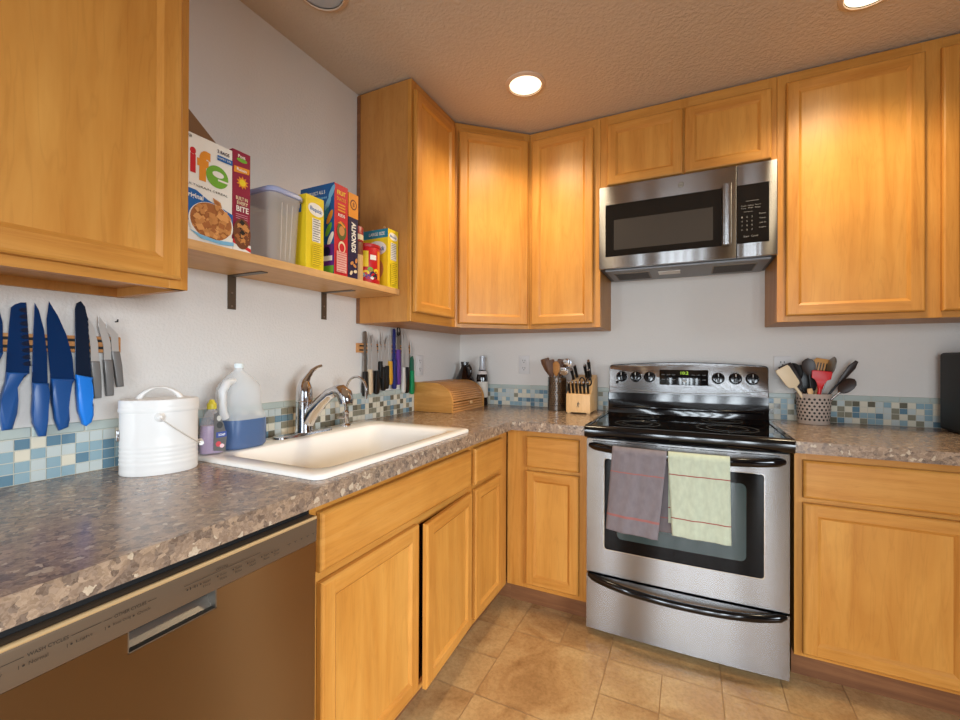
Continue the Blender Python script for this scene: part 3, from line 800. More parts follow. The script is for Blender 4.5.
# towels over the oven door handle
def towel(name, label, xa, xb, xba, xbb, zf, zb, backshift, base, stripe, rows, bk=.72):
    t = thing(name, ((xa + xb) / 2, -.72, .8), label, 'towel', 'kitchen towels on the oven handle')
    HZ = .824; r = .0215; L1 = HZ - zb; L2 = PI * r; L3 = HZ - zf; LT = L1 + L2 + L3; nv = 150; nu = 26
    def fn(u, v):
        s = v * LT
        xm = xa + (xb - xa) * u
        hy = handle_y(xm)
        if s < L1:
            q = 1 - s / L1; z = zb + s; x = xm + backshift * q; y = hy + r * (.72 + (bk - .72) * min(1, q * 3)) + .002 * math.sin(u * 9) * q
        elif s < L1 + L2:
            a = (s - L1) / r; x = xm; y = hy + r * .72 * math.cos(a); z = HZ + r * math.sin(a)
        else:
            d = s - L1 - L2; q = d / L3; x = xm + ((xba - xa) * (1 - u) + (xbb - xb) * u) * q
            y = hy - r * .72 - .004 * q + .003 * math.sin(u * 11 + 1) * q + .0015 * math.sin(u * 23 + q * 3); z = HZ - d * (1 + .012 * (u - .5))
        return Vector((x, y, z))
    def mt(i, j):
        s = (j + .5) / nv * LT - L1 - L2
        q = s / L3 if s > 0 else (-(s + L2) / L1 if s < -L2 else -1)
        for a_ in rows:
            if abs(q - a_) < .0045 or abs(q - a_ - .018) < .003: return 1
        return 0
    b = MB(); b.mats = [base, stripe]; b.grid(nu, nv, fn, mt)
    o = b.build('cloth', None, t, 80)
    sd = o.modifiers.new('thick', 'SOLIDIFY'); sd.thickness = .0022; sd.offset = 0
def cloth_mat(name, c):
    t_ = NT(name); t_.b.inputs['Base Color'].default_value = srgb(*c); t_.b.inputs['Roughness'].default_value = .95; t_.b.inputs['Specular IOR Level'].default_value = .1
    n = t_.n('TexNoise'); n.inputs['Scale'].default_value = 60; n.inputs['Detail'].default_value = 4; t_.l(t_.pos((1, 1, .5)), n.inputs['Vector'])
    mx = t_.ramp(n.outputs['Fac'], [(.3, srgb(*[v * .95 for v in c])), (.7, srgb(*[min(255, v * 1.03) for v in c]))]); t_.l(mx, t_.b.inputs['Base Color'])
    t_.bump(n.outputs['Fac'], .2); return t_.m
STR1 = plain('stripe_rust', (152, 100, 96), .9, spec=.1); STR2 = plain('stripe_red', (148, 82, 76), .9, spec=.1)
towel('kitchen_towel', 'grey brown towel with rust stripes on the oven handle', 1.1125, 1.322, 1.088, 1.2905, .498, .515, .026, cloth_mat('towel_grey', (122, 114, 117)), STR1, (.225, .79), 1.2)
towel('kitchen_towel', 'pale green towel with red stripes on the oven handle', 1.327, 1.5385, 1.342, 1.5425, .522, .56, 0., cloth_mat('towel_green', (186, 194, 172)), STR2, (.19, .77), .6)

# ------------------------------------------------------------------ microwave
t = thing('microwave_oven', (1.365, -.2, 1.652), 'stainless over-the-range microwave hanging above the range', 'microwave')
MY = -.372
MB().box(.9955, MY, 1.657, 1.7385, -.002, 2.058).build('case', BLACKP, t, 0)
Mm = FB(MY - .0005)
dm = MB(Mm).box(.9975, 1.655, 0, 1.5855, 2.0575, .020, .002).build('door', STEEL, t, 40)
MB(Mm).box(1.0283, 1.712, .0198, 1.5285, 1.967, .0212, .001, 1).build('glass', MWBLACK, dm, 0)
MB(Mm).box(1.0683, 1.7425, .021, 1.4951, 1.889, .0216).build('mesh_window', MWGLASS, dm, 0)
MB(Mm).box(1.531, 1.712, .0305, 1.566, 1.981, .042, .004).build('handle', STEEL, dm, 40)
for z_ in (1.72, 1.944): MB(Mm).box(1.536, z_, .019, 1.561, z_ + .028, .031).build('handle_post', STEEL, dm, 0)
a = Art(frame((0, MY - .0207, 0), (1, 0, 0), (0, -1, 0)))
a.ell(1.3659, 2.0114, .0125, .0125, plain('emblem_grey', (88, 84, 80), .4), 28).ell(1.3659, 2.0114, .0105, .0105, plain('emblem_pale', (140, 136, 130), .4), 28).text('GE', 1.3585, 2.0065, .0148, .0095, PRTD)
a.build('emblem', dm)
cm = MB(Mm).box(1.588, 1.655, 0, 1.7345, 2.0575, .020, .002).build('control_panel', STEEL, t, 40)
MB(Mm).box(1.588, 1.714, .0198, 1.7055, 1.968, .0212, .001, 1).build('keypad', MWBLACK, cm, 0)
a = Art(frame((0, MY - .0222, 0), (1, 0, 0), (0, -1, 0)))
KP = plain('key_print', (138, 134, 128), .5)
for j in range(4):
    for i in range(3):
        a.text(['1', '2', '3', '4', '5', '6', '7', '8', '9', '*', '0', '#'][j * 3 + i], 1.604 + i * .0185, 1.823 - j * .0185, .0042, .0075, KP, bold=0)
for i, s_ in enumerate(('Cook', 'Defrost', 'Popcorn')): a.text(s_, 1.602 + i * .026, 1.872, .021, .0055, KP, bold=0); a.text(('Time', 'Weight', 'Reheat')[i], 1.602 + i * .026, 1.861, .019, .0055, KP, bold=0)
a.rect(1.62, 1.893, 1.668, 1.8942, KP).rect(1.612, 1.847, 1.645, 1.8482, KP)
for j, s_ in enumerate(('Power', 'Timer', 'Add 30', 'Light')): a.text(s_, 1.669, 1.832 - j * .02, .024, .006, KP, bold=0)
a.text('Start', 1.612, 1.738, .02, .0075, KP, bold=0); a.text('Cancel', 1.64, 1.738, .024, .0075, KP, bold=0)
a.build('key_print', cm)
ug = plain('underside_grey', (140, 142, 146), .5, .2)
MB().box(1.02, -.34, 1.6495, 1.72, -.03, 1.657).build('underside', ug, t, 0)
for x0, x1 in ((1.05, 1.22), (1.50, 1.68)):
    b = MB()
    b.mat(plain('grease_filter', (120, 104, 86), .45, .5)).box(x0, -.27, 1.647, x1, -.08, 1.6495)
    for k in range(9): b.mat(DARKHOLE).box(x0 + .006, -.262 + k * .02, 1.6462, x1 - .006, -.252 + k * .02, 1.647)
    b.build('filter', None, t, 0)
MB().box(1.26, -.24, 1.647, 1.36, -.16, 1.6495).build('lamp_cover', WHITEP, t, 0)

# ------------------------------------------------------------------ dishwasher
t = thing('dishwasher', (.3, -2.13, 0), 'stainless dishwasher with pocket handle at the near end of the sink run', 'dishwasher')
DY0, DY1, DXF = -2.432, -1.832, .620
MB().box(.03, DY0, .02, .594, DY1, .855).build('case', BLACKM, t, 0)
MB().box(.52, DY0 + .005, .001, .535, DY1 - .005, .1).build('toe_plate', BLACKM, t, 0)
Mw = FL(.595); TH = DXF - .595
PY0, PY1, PZ0, PZ1 = -2.208, -2.068, .748, .7825
b = MB(Mw)
b.box(DY0 + .003, .105, 0, DY1 - .003, PZ0, TH).box(DY0 + .003, PZ0, 0, PY0, PZ1, TH).box(PY1, PZ0, 0, DY1 - .003, PZ1, TH)
dd = b.build('door', STEELDW, t, 0)
b = MB(Mw); b.mat(DULLM)
b.face([(PY0, PZ0 + .002, .012), (PY1, PZ0 + .002, .012), (PY1, PZ1, -.012), (PY0, PZ1, -.012)])
b.box(PY0, PZ0 + .0002, -.03, PY1, PZ0 + .0022, TH - .0005).box(PY0, PZ0, -.03, PY0 + .002, PZ1, TH - .0005).box(PY1 - .002, PZ0, -.03, PY1, PZ1, TH - .0005)
b.build('pocket', None, dd, 0)
sc = MB(Mw)
sc.tube([(PY0 + .004 + (PY1 - PY0 - .008) * k / 20, PZ0 + .006 + .016 * math.sin(PI * k / 20), -.01) for k in range(21)], .004, 10); sc.build('pocket_lip', CHROME, dd)
cp = MB(Mw).prism([(.7835, 0), (.842, 0), (.842, TH - .004), (.838, TH + .001), (.832, TH + .003), (.7835, TH + .001)], DY0 + .002, DY1 - .002, M=Matrix(((0, 0, 1, 0), (1, 0, 0, 0), (0, 1, 0, 0), (0, 0, 0, 1))))
cpo = cp.build('control_panel', STEELDP, t, 60)
MB(Mw).tube([(DY0 + .003, .8385, TH - .0005), (DY1 - .003, .8385, TH - .0005)], .0042, 12).build('top_edge', plain('panel_edge', (206, 176, 130), .3, .4), cpo)
a = Art(frame((.595 + TH + .0032, 0, 0), (0, 1, 0), (1, 0, 0))); INK = plain('panel_ink', (40, 32, 26), .5)
def line(u0, u1, v): a.rect(u0, v, u1, v + .0007, INK)
line(-2.40, -2.325, .8185); a.text('WASH CYCLES', -2.322, .8165, .042, .005, INK, bold=0); line(-2.277, -2.243, .8185); line(-2.24, -2.23, .8185); a.text('OTHER CYCLES', -2.227, .8165, .042, .005, INK, bold=0); line(-2.182, -2.17, .8185)
for u, s1 in ((-2.37, 'Heavy'), (-2.327, 'Normal'), (-2.279, 'Light'), (-2.236, 'Rinse Only'), (-2.205, 'Quick')):
    a.text(s1, u + .006, .8065, .019 if len(s1) < 8 else .022, .0048, INK, bold=0); a.ell(u + .001, .809, .0014, .0014, INK, 10); a.rect(u - .004, .8065, u - .0034, .8115, INK)
line(-2.13, -1.985, .8185); a.text('OPTIONS', -2.075, .821, .022, .004, INK, bold=0)
for u, s1, s2 in ((-2.125, 'Hi', ''), (-2.103, 'Heated', 'Dry'), (-2.073, 'Delay', 'Hours'), (-2.044, 'Sani', 'Rinse'), (-2.015, 'Lock', 'Hold'), (-1.985, 'Start', 'Reset'), (-1.962, 'Cancel', 'Drain')):
    a.ell(u, .811, .0015, .0015, INK, 10); a.text(s1, u + .004, .809, .013, .0044, INK, bold=0)
    if s2: a.text(s2, u + .004, .802, .013, .0044, INK, bold=0)
for k in range(5): a.rect(-1.925 + k * .016, .812, -1.917 + k * .016, .8128, INK).rect(-1.9215 + k * .016, .809, -1.9205 + k * .016, .8125, INK)
a.build('panel_print', cpo)

# ------------------------------------------------------------------ things on the long counter
# white oval bin
BXc, BYc, ba, bb_ = .153, -1.921, .064, .0845
t = thing('metal_canister', (BXc, BYc, CH), 'white oval lidded metal bin with wire bail standing left of the sink', 'canister')
T = Matrix.Translation((BXc, BYc, CH + .0005))
pf = [(.97, 0), (.99, .003), (.985, .012)]
for k in range(5):
    z = .024 + .011 * k; pf += [(.985, z), (.998, z + .003), (.985, z + .006)]
pf += [(.987, .10), (.99, .160)]
MB(T).lathe(pf, 64, sx=ba, sy=bb_).build('body', WHITEE, t, 50)
lid = MB(T).lathe([(1.0, .156), (1.018, .158), (1.018, .166), (1.008, .168), (1.012, .170), (1.012, .183), (.99, .188), (.95, .1885), (0, .191)], 64, sx=ba, sy=bb_).build('lid', WHITEE, t, 50)
hp = [(BXc + .0, BYc - .045 + .09 * k / 16, CH + .188 + .030 * math.sin(PI * k / 16) ** .7) for k in range(17)]
MB().tube(hp, .009, 12, flat=((0, .0, 1), .3)).build('lid_handle', WHITEE, lid, 60)
T2 = Matrix.Translation((BXc + ba * .985, BYc, CH + .146)) @ Matrix.Rotation(PI / 2, 4, 'Y')
MB(T2).lathe([(.012, -.002), (.012, .003), (.009, .007), (.005, .012), (0, .013)], 20).build('bail_ear', WHITEE, t)
T2 = Matrix.Translation((BXc - ba * .985, BYc, CH + .146)) @ Matrix.Rotation(-PI / 2, 4, 'Y')
MB(T2).lathe([(.012, -.002), (.012, .003), (.009, .007), (.005, .012), (0, .013)], 20).build('bail_ear', WHITEE, t)
bp = []
for k in range(25):
    a = -PI / 2 + PI * k / 24
    bp.append((BXc - .077 * math.sin(a), BYc + .0905 * math.cos(a) , CH + .146 - .083 * math.cos(a)))
bl = MB().tube(bp, .0016, 8).build('bail', plain('bail_wire', (214, 208, 200), .35, .3), t)
MB().cyl((BXc + .018, BYc + .0905, CH + .064), (BXc - .026, BYc + .0905, CH + .064), .006, 14).build('grip', WHITEP, bl)
MB(Matrix.Translation((BXc + .010, BYc - .0845, CH + .1))).box(-.002, -.003, -.014, .006, .003, .014, .002).build('catch', CHROME, t)
t.rotation_euler = (0, 0, math.radians(-28))

# jug of blue liquid
JX, JY, JZ = .108, -1.670, RIM + .0006
MILK = plain('milky_plastic', (226, 230, 232), .35, trans=.1, alpha=.42, ior=1.12)
t = thing('plastic_jug', (JX, JY, JZ), 'translucent plastic jug half full of blue liquid on the sink deck', 'jug')
T = Matrix.Translation((JX, JY, JZ)) @ Matrix.Diagonal((1.08, 1.08, 1.03, 1))
def sq(r, z, n=40, e=3.2, sx=1, sy=1):
    out = []
    for k in range(n):
        a = 2 * PI * k / n; c, s_ = math.cos(a), math.sin(a)
        q = (abs(c) ** e + abs(s_) ** e) ** (-1 / e); out.append((r * q * c * sx, r * q * s_ * sy, z))
    return out
loft(MB(T), [sq(.045, .001), sq(.058, .002), sq(.0635, .01), sq(.064, .06), sq(.0635, .092), sq(.059, .108, e=2.8), sq(.0555, .128, e=2.6), sq(.0565, .165, e=2.4), sq(.054, .188, e=2.2), sq(.036, .213, e=2), sq(.017, .231, e=2), sq(.0115, .236, e=2), sq(.0115, .25, e=2)], True).build('bottle', MILK, t, 60)
loft(MB(T), [sq(.045, .0006), sq(.0585, .0016), sq(.0641, .0096), sq(.0646, .06), sq(.0642, .088)], True).build('liquid', plain('blue_liquid', (74, 98, 138), .25, trans=0), t, 60)
hp = [(JX + .02, JY - .03, JZ + .208), (JX + .03, JY - .06, JZ + .204), (JX + .036, JY - .078, JZ + .18), (JX + .036, JY - .078, JZ + .14), (JX + .034, JY - .074, JZ + .115), (JX + .03, JY - .066, JZ + .10)]
MB().tube(hp, [.012, .013, .012, .011, .012, .013], 14).build('handle', plain('jug_handle', (232, 234, 236), .3, trans=.2), t, 60)
MB(T).lathe([(.0128, .242), (.0128, .254), (.011, .256), (0, .256)], 24).build('cap', plain('cap_white', (216, 226, 228), .4), t)

# washing-up bottle
QX, QY = .140, -1.777
t = thing('soap_bottle', (QX, QY, JZ), 'small clear bottle of purple soap standing before the blue jug', 'bottle')
T = Matrix.Translation((QX, QY, JZ)) @ Matrix.Rotation(math.radians(70), 4, 'Z')
loft(MB(T), [sq(.026, .001, sx=1.15, sy=.72), sq(.029, .004, sx=1.15, sy=.72), sq(.0295, .05, sx=1.1, sy=.72), sq(.0255, .09, sx=1.1, sy=.75), sq(.018, .118, e=2.2), sq(.011, .128, e=2), sq(.010, .134, e=2)], True).build('bottle', plain('clear_plastic', (235, 228, 232), .12, trans=.3, alpha=.25, ior=1.12), t, 60)
loft(MB(T), [sq(.025, .003, sx=1.12, sy=.70), sq(.0275, .006, sx=1.12, sy=.70), sq(.028, .05, sx=1.08, sy=.70), sq(.0255, .083, sx=1.05, sy=.7)], True).build('soap', plain('purple_soap', (176, 150, 190), .2, trans=.2), t, 60)
MB(T).lathe([(.0125, .131), (.0125, .146), (.009, .15), (.006, .158), (0, .159)], 20).build('cap', plain('cap_yellow', (206, 190, 60), .4), t)
lb = MB(T); lb.mat(plain('label_grey', (88, 84, 82), .5))
lb.prism([(.0, .012), (.030, .006), (.0335, .05), (.0255, .088), (.012, .122), (.002, .118)], -.0245, -.0225, M=Matrix(((1, 0, 0, 0), (0, 0, 1, 0), (0, 1, 0, 0), (0, 0, 0, 1))))
lo = lb.build('label', None, t, 0)
a = Art(T @ frame((0, -.0246, 0), (1, 0, 0), (0, -1, 0)))
a.poly([(.006, .048), (.0325, .05), (.033, .066), (.006, .064)], plain('label_blue', (32, 60, 140), .4)).up().text('SOAP', .012, .053, .017, .007, WHITEP)
a.ell(.012, .03, .007, .008, plain('label_red', (200, 60, 70), .5), 14).ell(.021, .024, .006, .006, plain('label_pink', (226, 190, 196), .5), 14).ell(.015, .085, .008, .010, BLACKP, 14).ell(.013, .105, .006, .008, plain('label_pale', (188, 186, 178), .5), 14)
a.build('label_print', lo)

# bread box with a roll front
X0, X1, Y0, Y1, Zb = .011, .257, -.556, -.156, CH + .001
t = thing('bread_box', ((X0 + X1) / 2, (Y0 + Y1) / 2, Zb), 'bamboo bread box with slatted roll-top front in the counter corner', 'bread box')
def prof(s_=0.):
    pts = [(X0, 0), (X1 - s_, 0), (X1 - s_, .055)]
    cx_, r1, cz, r2 = X1 - .125, .125 - s_, .055, .107 - s_
    for k in range(1, 15):
        a = PI / 2 * k / 14; pts.append((cx_ + r1 * math.cos(a), cz + r2 * math.sin(a)))
    pts.append((X0, .162 - s_)); return pts
MX = lambda y: Matrix(((1, 0, 0, 0), (0, 0, 1, y), (0, 1, 0, Zb), (0, 0, 0, 1)))
for ya, yb in ((Y0, Y0 + .014), (Y1 - .014, Y1)):
    MB().prism(prof(), 0, .014, M=MX(ya), bev=.002).build('side_panel', BAMBOO, t, 40)
MB().box(X0, Y0 + .0145, Zb + .152, X1 - .135, Y1 - .0145, Zb + .161).box(X0, Y0 + .0145, Zb, X0 + .009, Y1 - .0145, Zb + .152).box(X0 + .009, Y0 + .0145, Zb, X1 - .02, Y1 - .0145, Zb + .009).build('back_board', BAMBOO, t, 0)
pts = []
L = []
for k in range(4): L.append((X1 - .006, .004 + k * .0145, 0.))
cx_, r1, cz, r2 = X1 - .125, .119, .058, .099
for k in range(0, 12):
    a = PI / 2 * (k + .5) / 12 * .98; L.append((cx_ + r1 * math.cos(a), cz + r2 * math.sin(a), a))
rl = MB()
for (x, z, a) in L:
    M_ = Matrix.Translation((x, (Y0 + Y1) / 2, Zb + z)) @ Matrix.Rotation(-a, 4, 'Y')
    rl.box(-.005, -(Y1 - Y0) / 2 + .0145, -.0057, .004, (Y1 - Y0) / 2 - .0145, .0057, .003, 2, M=M_)
ro = rl.build('roll_front', BAMSLAT, t, 50)
T = Matrix.Translation((X1 - .002, (Y0 + Y1) / 2, Zb + .045)) @ Matrix.Rotation(PI / 2, 4, 'Y')
MB(T).lathe([(.005, 0), (.006, .006), (.010, .012), (.008, .019), (0, .021)], 18).build('knob', BLOCKW, ro)

# dark growler and wine bottle
AMB = plain('dark_amber_glass', (22, 12, 10), .07, 0, .5)
t = thing('glass_growler', (.084, -.088, CH), 'dark glass growler with loop handle behind the bread box', 'jug')
T = Matrix.Translation((.084, -.088, CH + .0005)) @ Matrix.Diagonal((1.12, 1.12, .965, 1))
MB(T).lathe([(.058, 0), (.063, .005), (.063, .135), (.057, .165), (.040, .2), (.026, .235), (.0205, .25), (.0205, .272), (.0235, .273), (.0235, .284), (0, .285)], 40).build('bottle', AMB, t, 50)
MB().tube([(.108, -.104, CH + .250), (.134, -.118, CH + .252), (.148, -.126, CH + .232), (.146, -.125, CH + .20), (.134, -.118, CH + .178)], .0085, 12).build('handle', AMB, t, 60)
t = thing('wine_bottle', (.208, -.082, CH), 'dark wine bottle with silver neck foil behind the bread box', 'bottle')
T = Matrix.Translation((.208, -.082, CH + .0005))
MB(T).lathe([(.032, 0), (.036, .004), (.0365, .17), (.033, .195), (.0225, .222), (.0165, .245), (.0155, .30), (0, .30)], 36).build('bottle', AMB, t, 50)
MB(T).lathe([(.0225, .224), (.0172, .246), (.0162, .298), (.0175, .299), (.0175, .312), (.015, .314), (0, .314)], 30).build('neck_foil', plain('silver_foil', (196, 200, 206), .28, .6), t, 50)
MB(T).lathe([(.0372, .05), (.0374, .051), (.0374, .148), (.0372, .149)], 36, close=False).build('label', plain('label_cream', (206, 198, 186), .6), t)
MB(T).lathe([(.0338, .196), (.0258, .216), (.0256, .217)], 30, close=False).build('neck_label', plain('label_pale2', (214, 206, 200), .5), t)

# steel utensil crock
KX, KY = .713, -.132
t = thing('utensil_crock', (KX, KY, CH), 'tall perforated steel utensil holder beside the knife block', 'utensil holder')
T = Matrix.Translation((KX, KY, CH + .0005))
MB(T).lathe([(.052, 0), (.053, .002), (.053, .187), (.0545, .189), (.052, .190), (.0515, .187), (.0515, .004), (0, .004)], 48, close=True).build('cup', STEEL, t, 50)
hb = MB(T); hb.mat(DARKHOLE)
for j in range(12):
    for k in range(24):
        a = 2 * PI * (k + .5 * (j % 2)) / 24; z = .03 + .0125 * j
        hb.face([(.0533 * math.cos(a + .055 * math.cos(q)), .0533 * math.sin(a + .055 * math.cos(q)), z + .003 * math.sin(q)) for q in [2 * PI * i / 8 for i in range(8)]])
hb.build('perforation', None, t, 0)
def spoon(name, label, cat, group, base, tip, head, hw, ht, mh, mhd, hr=.0055, facing=(0, -1, 0), neck=.012, bowl=0., slots=0):
    """long-handled tool from its base (in the holder) to the tip; the head covers the last part HEAD of the length"""
    base, tip = Vector(base), Vector(tip); d = (tip - base); Ln = d.length; d.normalize()
    t = thing(name, base, label, cat, group)
    n = Vector(facing); n = (n - d * n.dot(d)).normalized(); u = d.cross(n)
    M = Matrix((u, d, n)).transposed().to_4x4(); M.translation = base
    MB(M).tube([(0, 0, 0), (0, Ln * .4, 0), (0, Ln - head * .93, 0)], [hr, hr, hr * .8], 10, flat=((0, 0, 1), .75)).build('handle', mh, t, 60)
    pts = []
    H0 = Ln - head
    for q, w_ in hw: pts.append((w_, H0 + head * q))
    pts = [(p[0], p[1]) for p in pts] + [(-p[0], p[1]) for p in reversed(pts)]
    # drop doubled tip points
    cl = []
    for p in pts:
        if not cl or (abs(p[0] - cl[-1][0]) + abs(p[1] - cl[-1][1])) > 1e-5: cl.append(p)
    if abs(cl[0][0] - cl[-1][0]) + abs(cl[0][1] - cl[-1][1]) < 1e-5: cl.pop()
    hd = MB(M).prism(cl, -ht / 2, ht / 2, bev=min(ht * .3, .0015)).build('head', mhd, t, 50)
    if bowl:   # a hollowed bowl standing proud of the head
        wmax = max(w_ for q, w_ in hw)
        MB(M @ Matrix.Translation((0, Ln - head * .5, -ht * .4))).lathe([(0, -bowl), (.6, -bowl * .8), (.9, -bowl * .3), (1, 0), (.92, .0005), (.55, -bowl * .65), (0, -bowl * .85)], 24, sx=wmax * .98, sy=head * .46).build('bowl', mhd, hd, 60)
    if slots:
        sb = MB(M); sb.mat(DARKHOLE)
        for k in range(slots):
            x = (k - (slots - 1) / 2) * .011; sb.box(x - .0022, Ln - head * .72, -ht * .5 - .0003, x + .0022, Ln - head * .2, ht * .5 + .0003)
        sb.build('slot', None, hd, 0)
    return t
FLATW = [(0, .006), (.12, .010), (.35, .020), (.75, .026), (.95, .026), (1, .022)]
OVAL = [(0, .005), (.15, .013), (.35, .023), (.6, .027), (.8, .023), (.93, .013), (1, .0)]
GW = 'wooden tools in the steel holder'
Z0 = CH + .012
spoon('wooden_spatula', 'dark wooden spatula leaning out at the far left of the steel holder', 'spatula', GW, (KX + .012, KY + .01, Z0), (KX - .072, KY - .012, 1.212), .10, FLATW, .007, DARKW, DARKW)
spoon('wooden_spatula', 'dark wooden spatula second from left in the steel holder', 'spatula', GW, (KX + .006, KY - .012, Z0), (KX - .036, KY - .03, 1.204), .10, FLATW, .007, DARKW, DARKW, facing=(.5, -1, 0))
spoon('wooden_spoon', 'light brown wooden spoon upright in the middle of the steel holder', 'spoon', GW, (KX, KY - .018, Z0), (KX + .002, KY - .03, 1.198), .085, OVAL, .008, wood_mat('brown_spoon_wood', (40, 40, 6), srgb(134, 92, 58), srgb(112, 72, 44), srgb(160, 116, 78)), BAMSLAT, facing=(-.4, -1, 0))
spoon('wooden_spatula', 'dark wooden spatula right of the wooden spoon in the steel holder', 'spatula', GW, (KX - .006, KY, Z0), (KX + .03, KY - .005, 1.208), .10, FLATW, .007, DARKW, DARKW, facing=(.8, -1, 0))
spoon('steel_ladle', 'shiny steel ladle at the right of the steel holder', 'ladle', None, (KX - .015, KY + .02, Z0), (KX + .068, KY - .01, 1.212), .06, OVAL, .002, DULLM, CHROME, hr=.005, bowl=.016)
spoon('steel_spoon', 'small steel spoon low at the right of the steel holder', 'spoon', None, (KX - .02, KY + .0, Z0), (KX + .053, KY - .035, 1.163), .05, OVAL, .002, BLACKP, CHROME, hr=.005, bowl=.01)

# knife block with knives
NX0, NX1, NY = .7985, .9275, -.255
t = thing('knife_block', ((NX0 + NX1) / 2, -.15, CH), 'pale wooden knife block with black-handled knives left of the range', 'knife block')
MYZ = lambda x: Matrix(((0, 0, 1, x), (-1, 0, 0, 0), (0, 1, 0, CH + .0005), (0, 0, 0, 1)))
bp = [(.255, .008), (.255, .105), (.205, .118), (.175, .166), (.075, .205), (.045, .190), (.045, .008)]
b = MB().prism(bp, 0, NX1 - NX0, M=MYZ(NX0), bev=.002)
for x in (NX0 + .004, NX1 - .022):
    for y in (.05, .235): b.box(x, -y - .012, CH + .0005, x + .018, -y + .004, CH + .012)
bo = b.build('block', BLOCKW, t, 40)
a = Art(frame((0, -.2552, 0), (1, 0, 0), (0, -1, 0)))
lx, lz = .863, CH + .045
a.ell(lx + .001, lz + .018, .0028, .0032, PRTD, 12); a.poly([(lx - .004, lz + .014), (lx + .004, lz + .014), (lx + .003, lz + .003), (lx - .003, lz + .003)], PRTD).up().poly([(lx - .003, lz + .004), (lx - .0005, lz + .004), (lx - .004, lz - .009), (lx - .007, lz - .009)], PRTD).poly([(lx + .0005, lz + .004), (lx + .003, lz + .004), (lx + .006, lz - .009), (lx + .003, lz - .009)], PRTD).poly([(lx + .004, lz + .014), (lx + .004, lz + .011), (lx + .011, lz + .006), (lx + .012, lz + .008)], PRTD)
a.build('emblem', t)
steak = None
GK = 'steak knives in the wooden block'
for k in range(6):
    x = NX0 + .014 + k * .0202
    lab = 'black-handled steak knife in the front row of the wooden block, ' + ('leftmost', 'second from left', 'third from left', 'third from right', 'second from right', 'rightmost')[k]
    if steak is None:
        t = steak = thing('steak_knife', (x, -.235, CH + .105), lab, 'knife', GK)
        p = Vector((x, -.232, CH + .104)); d = Vector((0, -.38, .925)).normalized()
        MB().tube([p, p + d * .012, p + d * .035, p + d * .066], [.0074, .0082, .0078, .0086], 12, flat=((1, 0, 0), .8)).build('handle', BLACKP, t, 60)
        MB().tube([p + d * .066, p + d * .074, p + d * .078], [.0087, .0092, .007], 12, flat=((1, 0, 0), .8)).build('end_cap', CHROME, t, 60)
    else:
        c = copy_tree(steak); c.location.x = x; c['label'] = lab
def blockknife(x, y, z, L_, lean, lab, r=.0118):
    t = thing('kitchen_knife', (x, y, z), lab, 'knife', 'large knives in the wooden block')
    p = Vector((x, y, z)); d = Vector((lean, -.42, .9)).normalized()
    MB().tube([p, p + d * .012], [r * .95, r * .95], 12, flat=((1, 0, 0), .7)).build('bolster', CHROME, t, 60)
    MB().tube([p + d * .012, p + d * L_ * .4, p + d * L_ * .75, p + d * L_], [r, r * .85, r, r * 1.15], 12, flat=((1, 0, 0), .7)).build('handle', BLACKP, t, 60)
    MB().tube([p + d * L_, p + d * (L_ + .007)], [r * 1.15, r * .8], 12, flat=((1, 0, 0), .7)).build('end_cap', CHROME, t, 60)
blockknife(.902, -.115, CH + .188, .105, -.04, 'longest black-handled knife at the top right of the wooden block')
blockknife(.882, -.122, CH + .184, .085, -.06, 'black-handled knife with steel end just left of the longest block knife')
blockknife(.905, -.15, CH + .172, .07, -.05, 'short black-handled knife in front of the longest block knife')
blockknife(.83, -.125, CH + .184, .085, -.12, 'black-handled knife at the top left of the wooden block')
blockknife(.815, -.145, CH + .172, .07, -.12, 'short black-handled knife behind the leftmost steak knives')
t = thing('kitchen_scissors', (.887, -.18, CH + .165), 'black-handled scissors with two finger loops in the wooden block', 'scissors')
for cx_, rx_ in ((.872, .0135), (.908, .0135)):
    pts = [(cx_ + rx_ * math.cos(2 * PI * k / 20), -.195 - .006 * math.sin(2 * PI * k / 20), CH + .172 + .022 * math.sin(2 * PI * k / 20)) for k in range(21)]
    MB().tube(pts, .0038, 10, caps=False).build('finger_loop', BLACKP, t, 60)
MB().box(.884, -.192, CH + .130, .896, -.187, CH + .16).build('blade', DULLM, t, 0)

# ------------------------------------------------------------------ right counter
BKX, BKY = 1.922, -.086
TAUPE = plain('taupe_plastic', (184, 168, 156), .45)
t = thing('utensil_basket', (BKX, BKY, CH), 'taupe perforated plastic basket of utensils right of the range', 'utensil holder')
T = Matrix.Translation((BKX, BKY, CH + .0005))
MB(T).lathe([(.058, 0), (.060, .003), (.0675, .132), (.0695, .134), (.0695, .139), (.066, .139), (.0655, .132), (.0585, .006), (0, .006)], 48).build('basket_wall', TAUPE, t, 50)
hb = MB(T); hb.mat(DARKHOLE)
for j in range(7):
    for k in range(22):
        a = 2 * PI * (k + .5 * (j % 2)) / 22; z = .022 + .0155 * j; r = .0602 + (.0675 - .060) * (z - .003) / .129
        hb.face([((r + .0004) * math.cos(a + .075 * math.cos(q)), (r + .0004) * math.sin(a + .075 * math.cos(q)), z + .0052 * math.sin(q)) for q in [2 * PI * i / 10 for i in range(10)]])
hb.build('perforation', None, t, 0)
CREAM = plain('cream_silicone', (226, 204, 168), .45); REDS = plain('red_silicone', (204, 22, 26), .4); BRN = plain('brown_nylon', (44, 30, 24), .4); TANW = BLOCKW
GB = 'tools in the taupe basket'
ZB = CH + .014
RECT = [(0, .008), (.08, .024), (.2, .027), (.9, .030), (1, .027)]
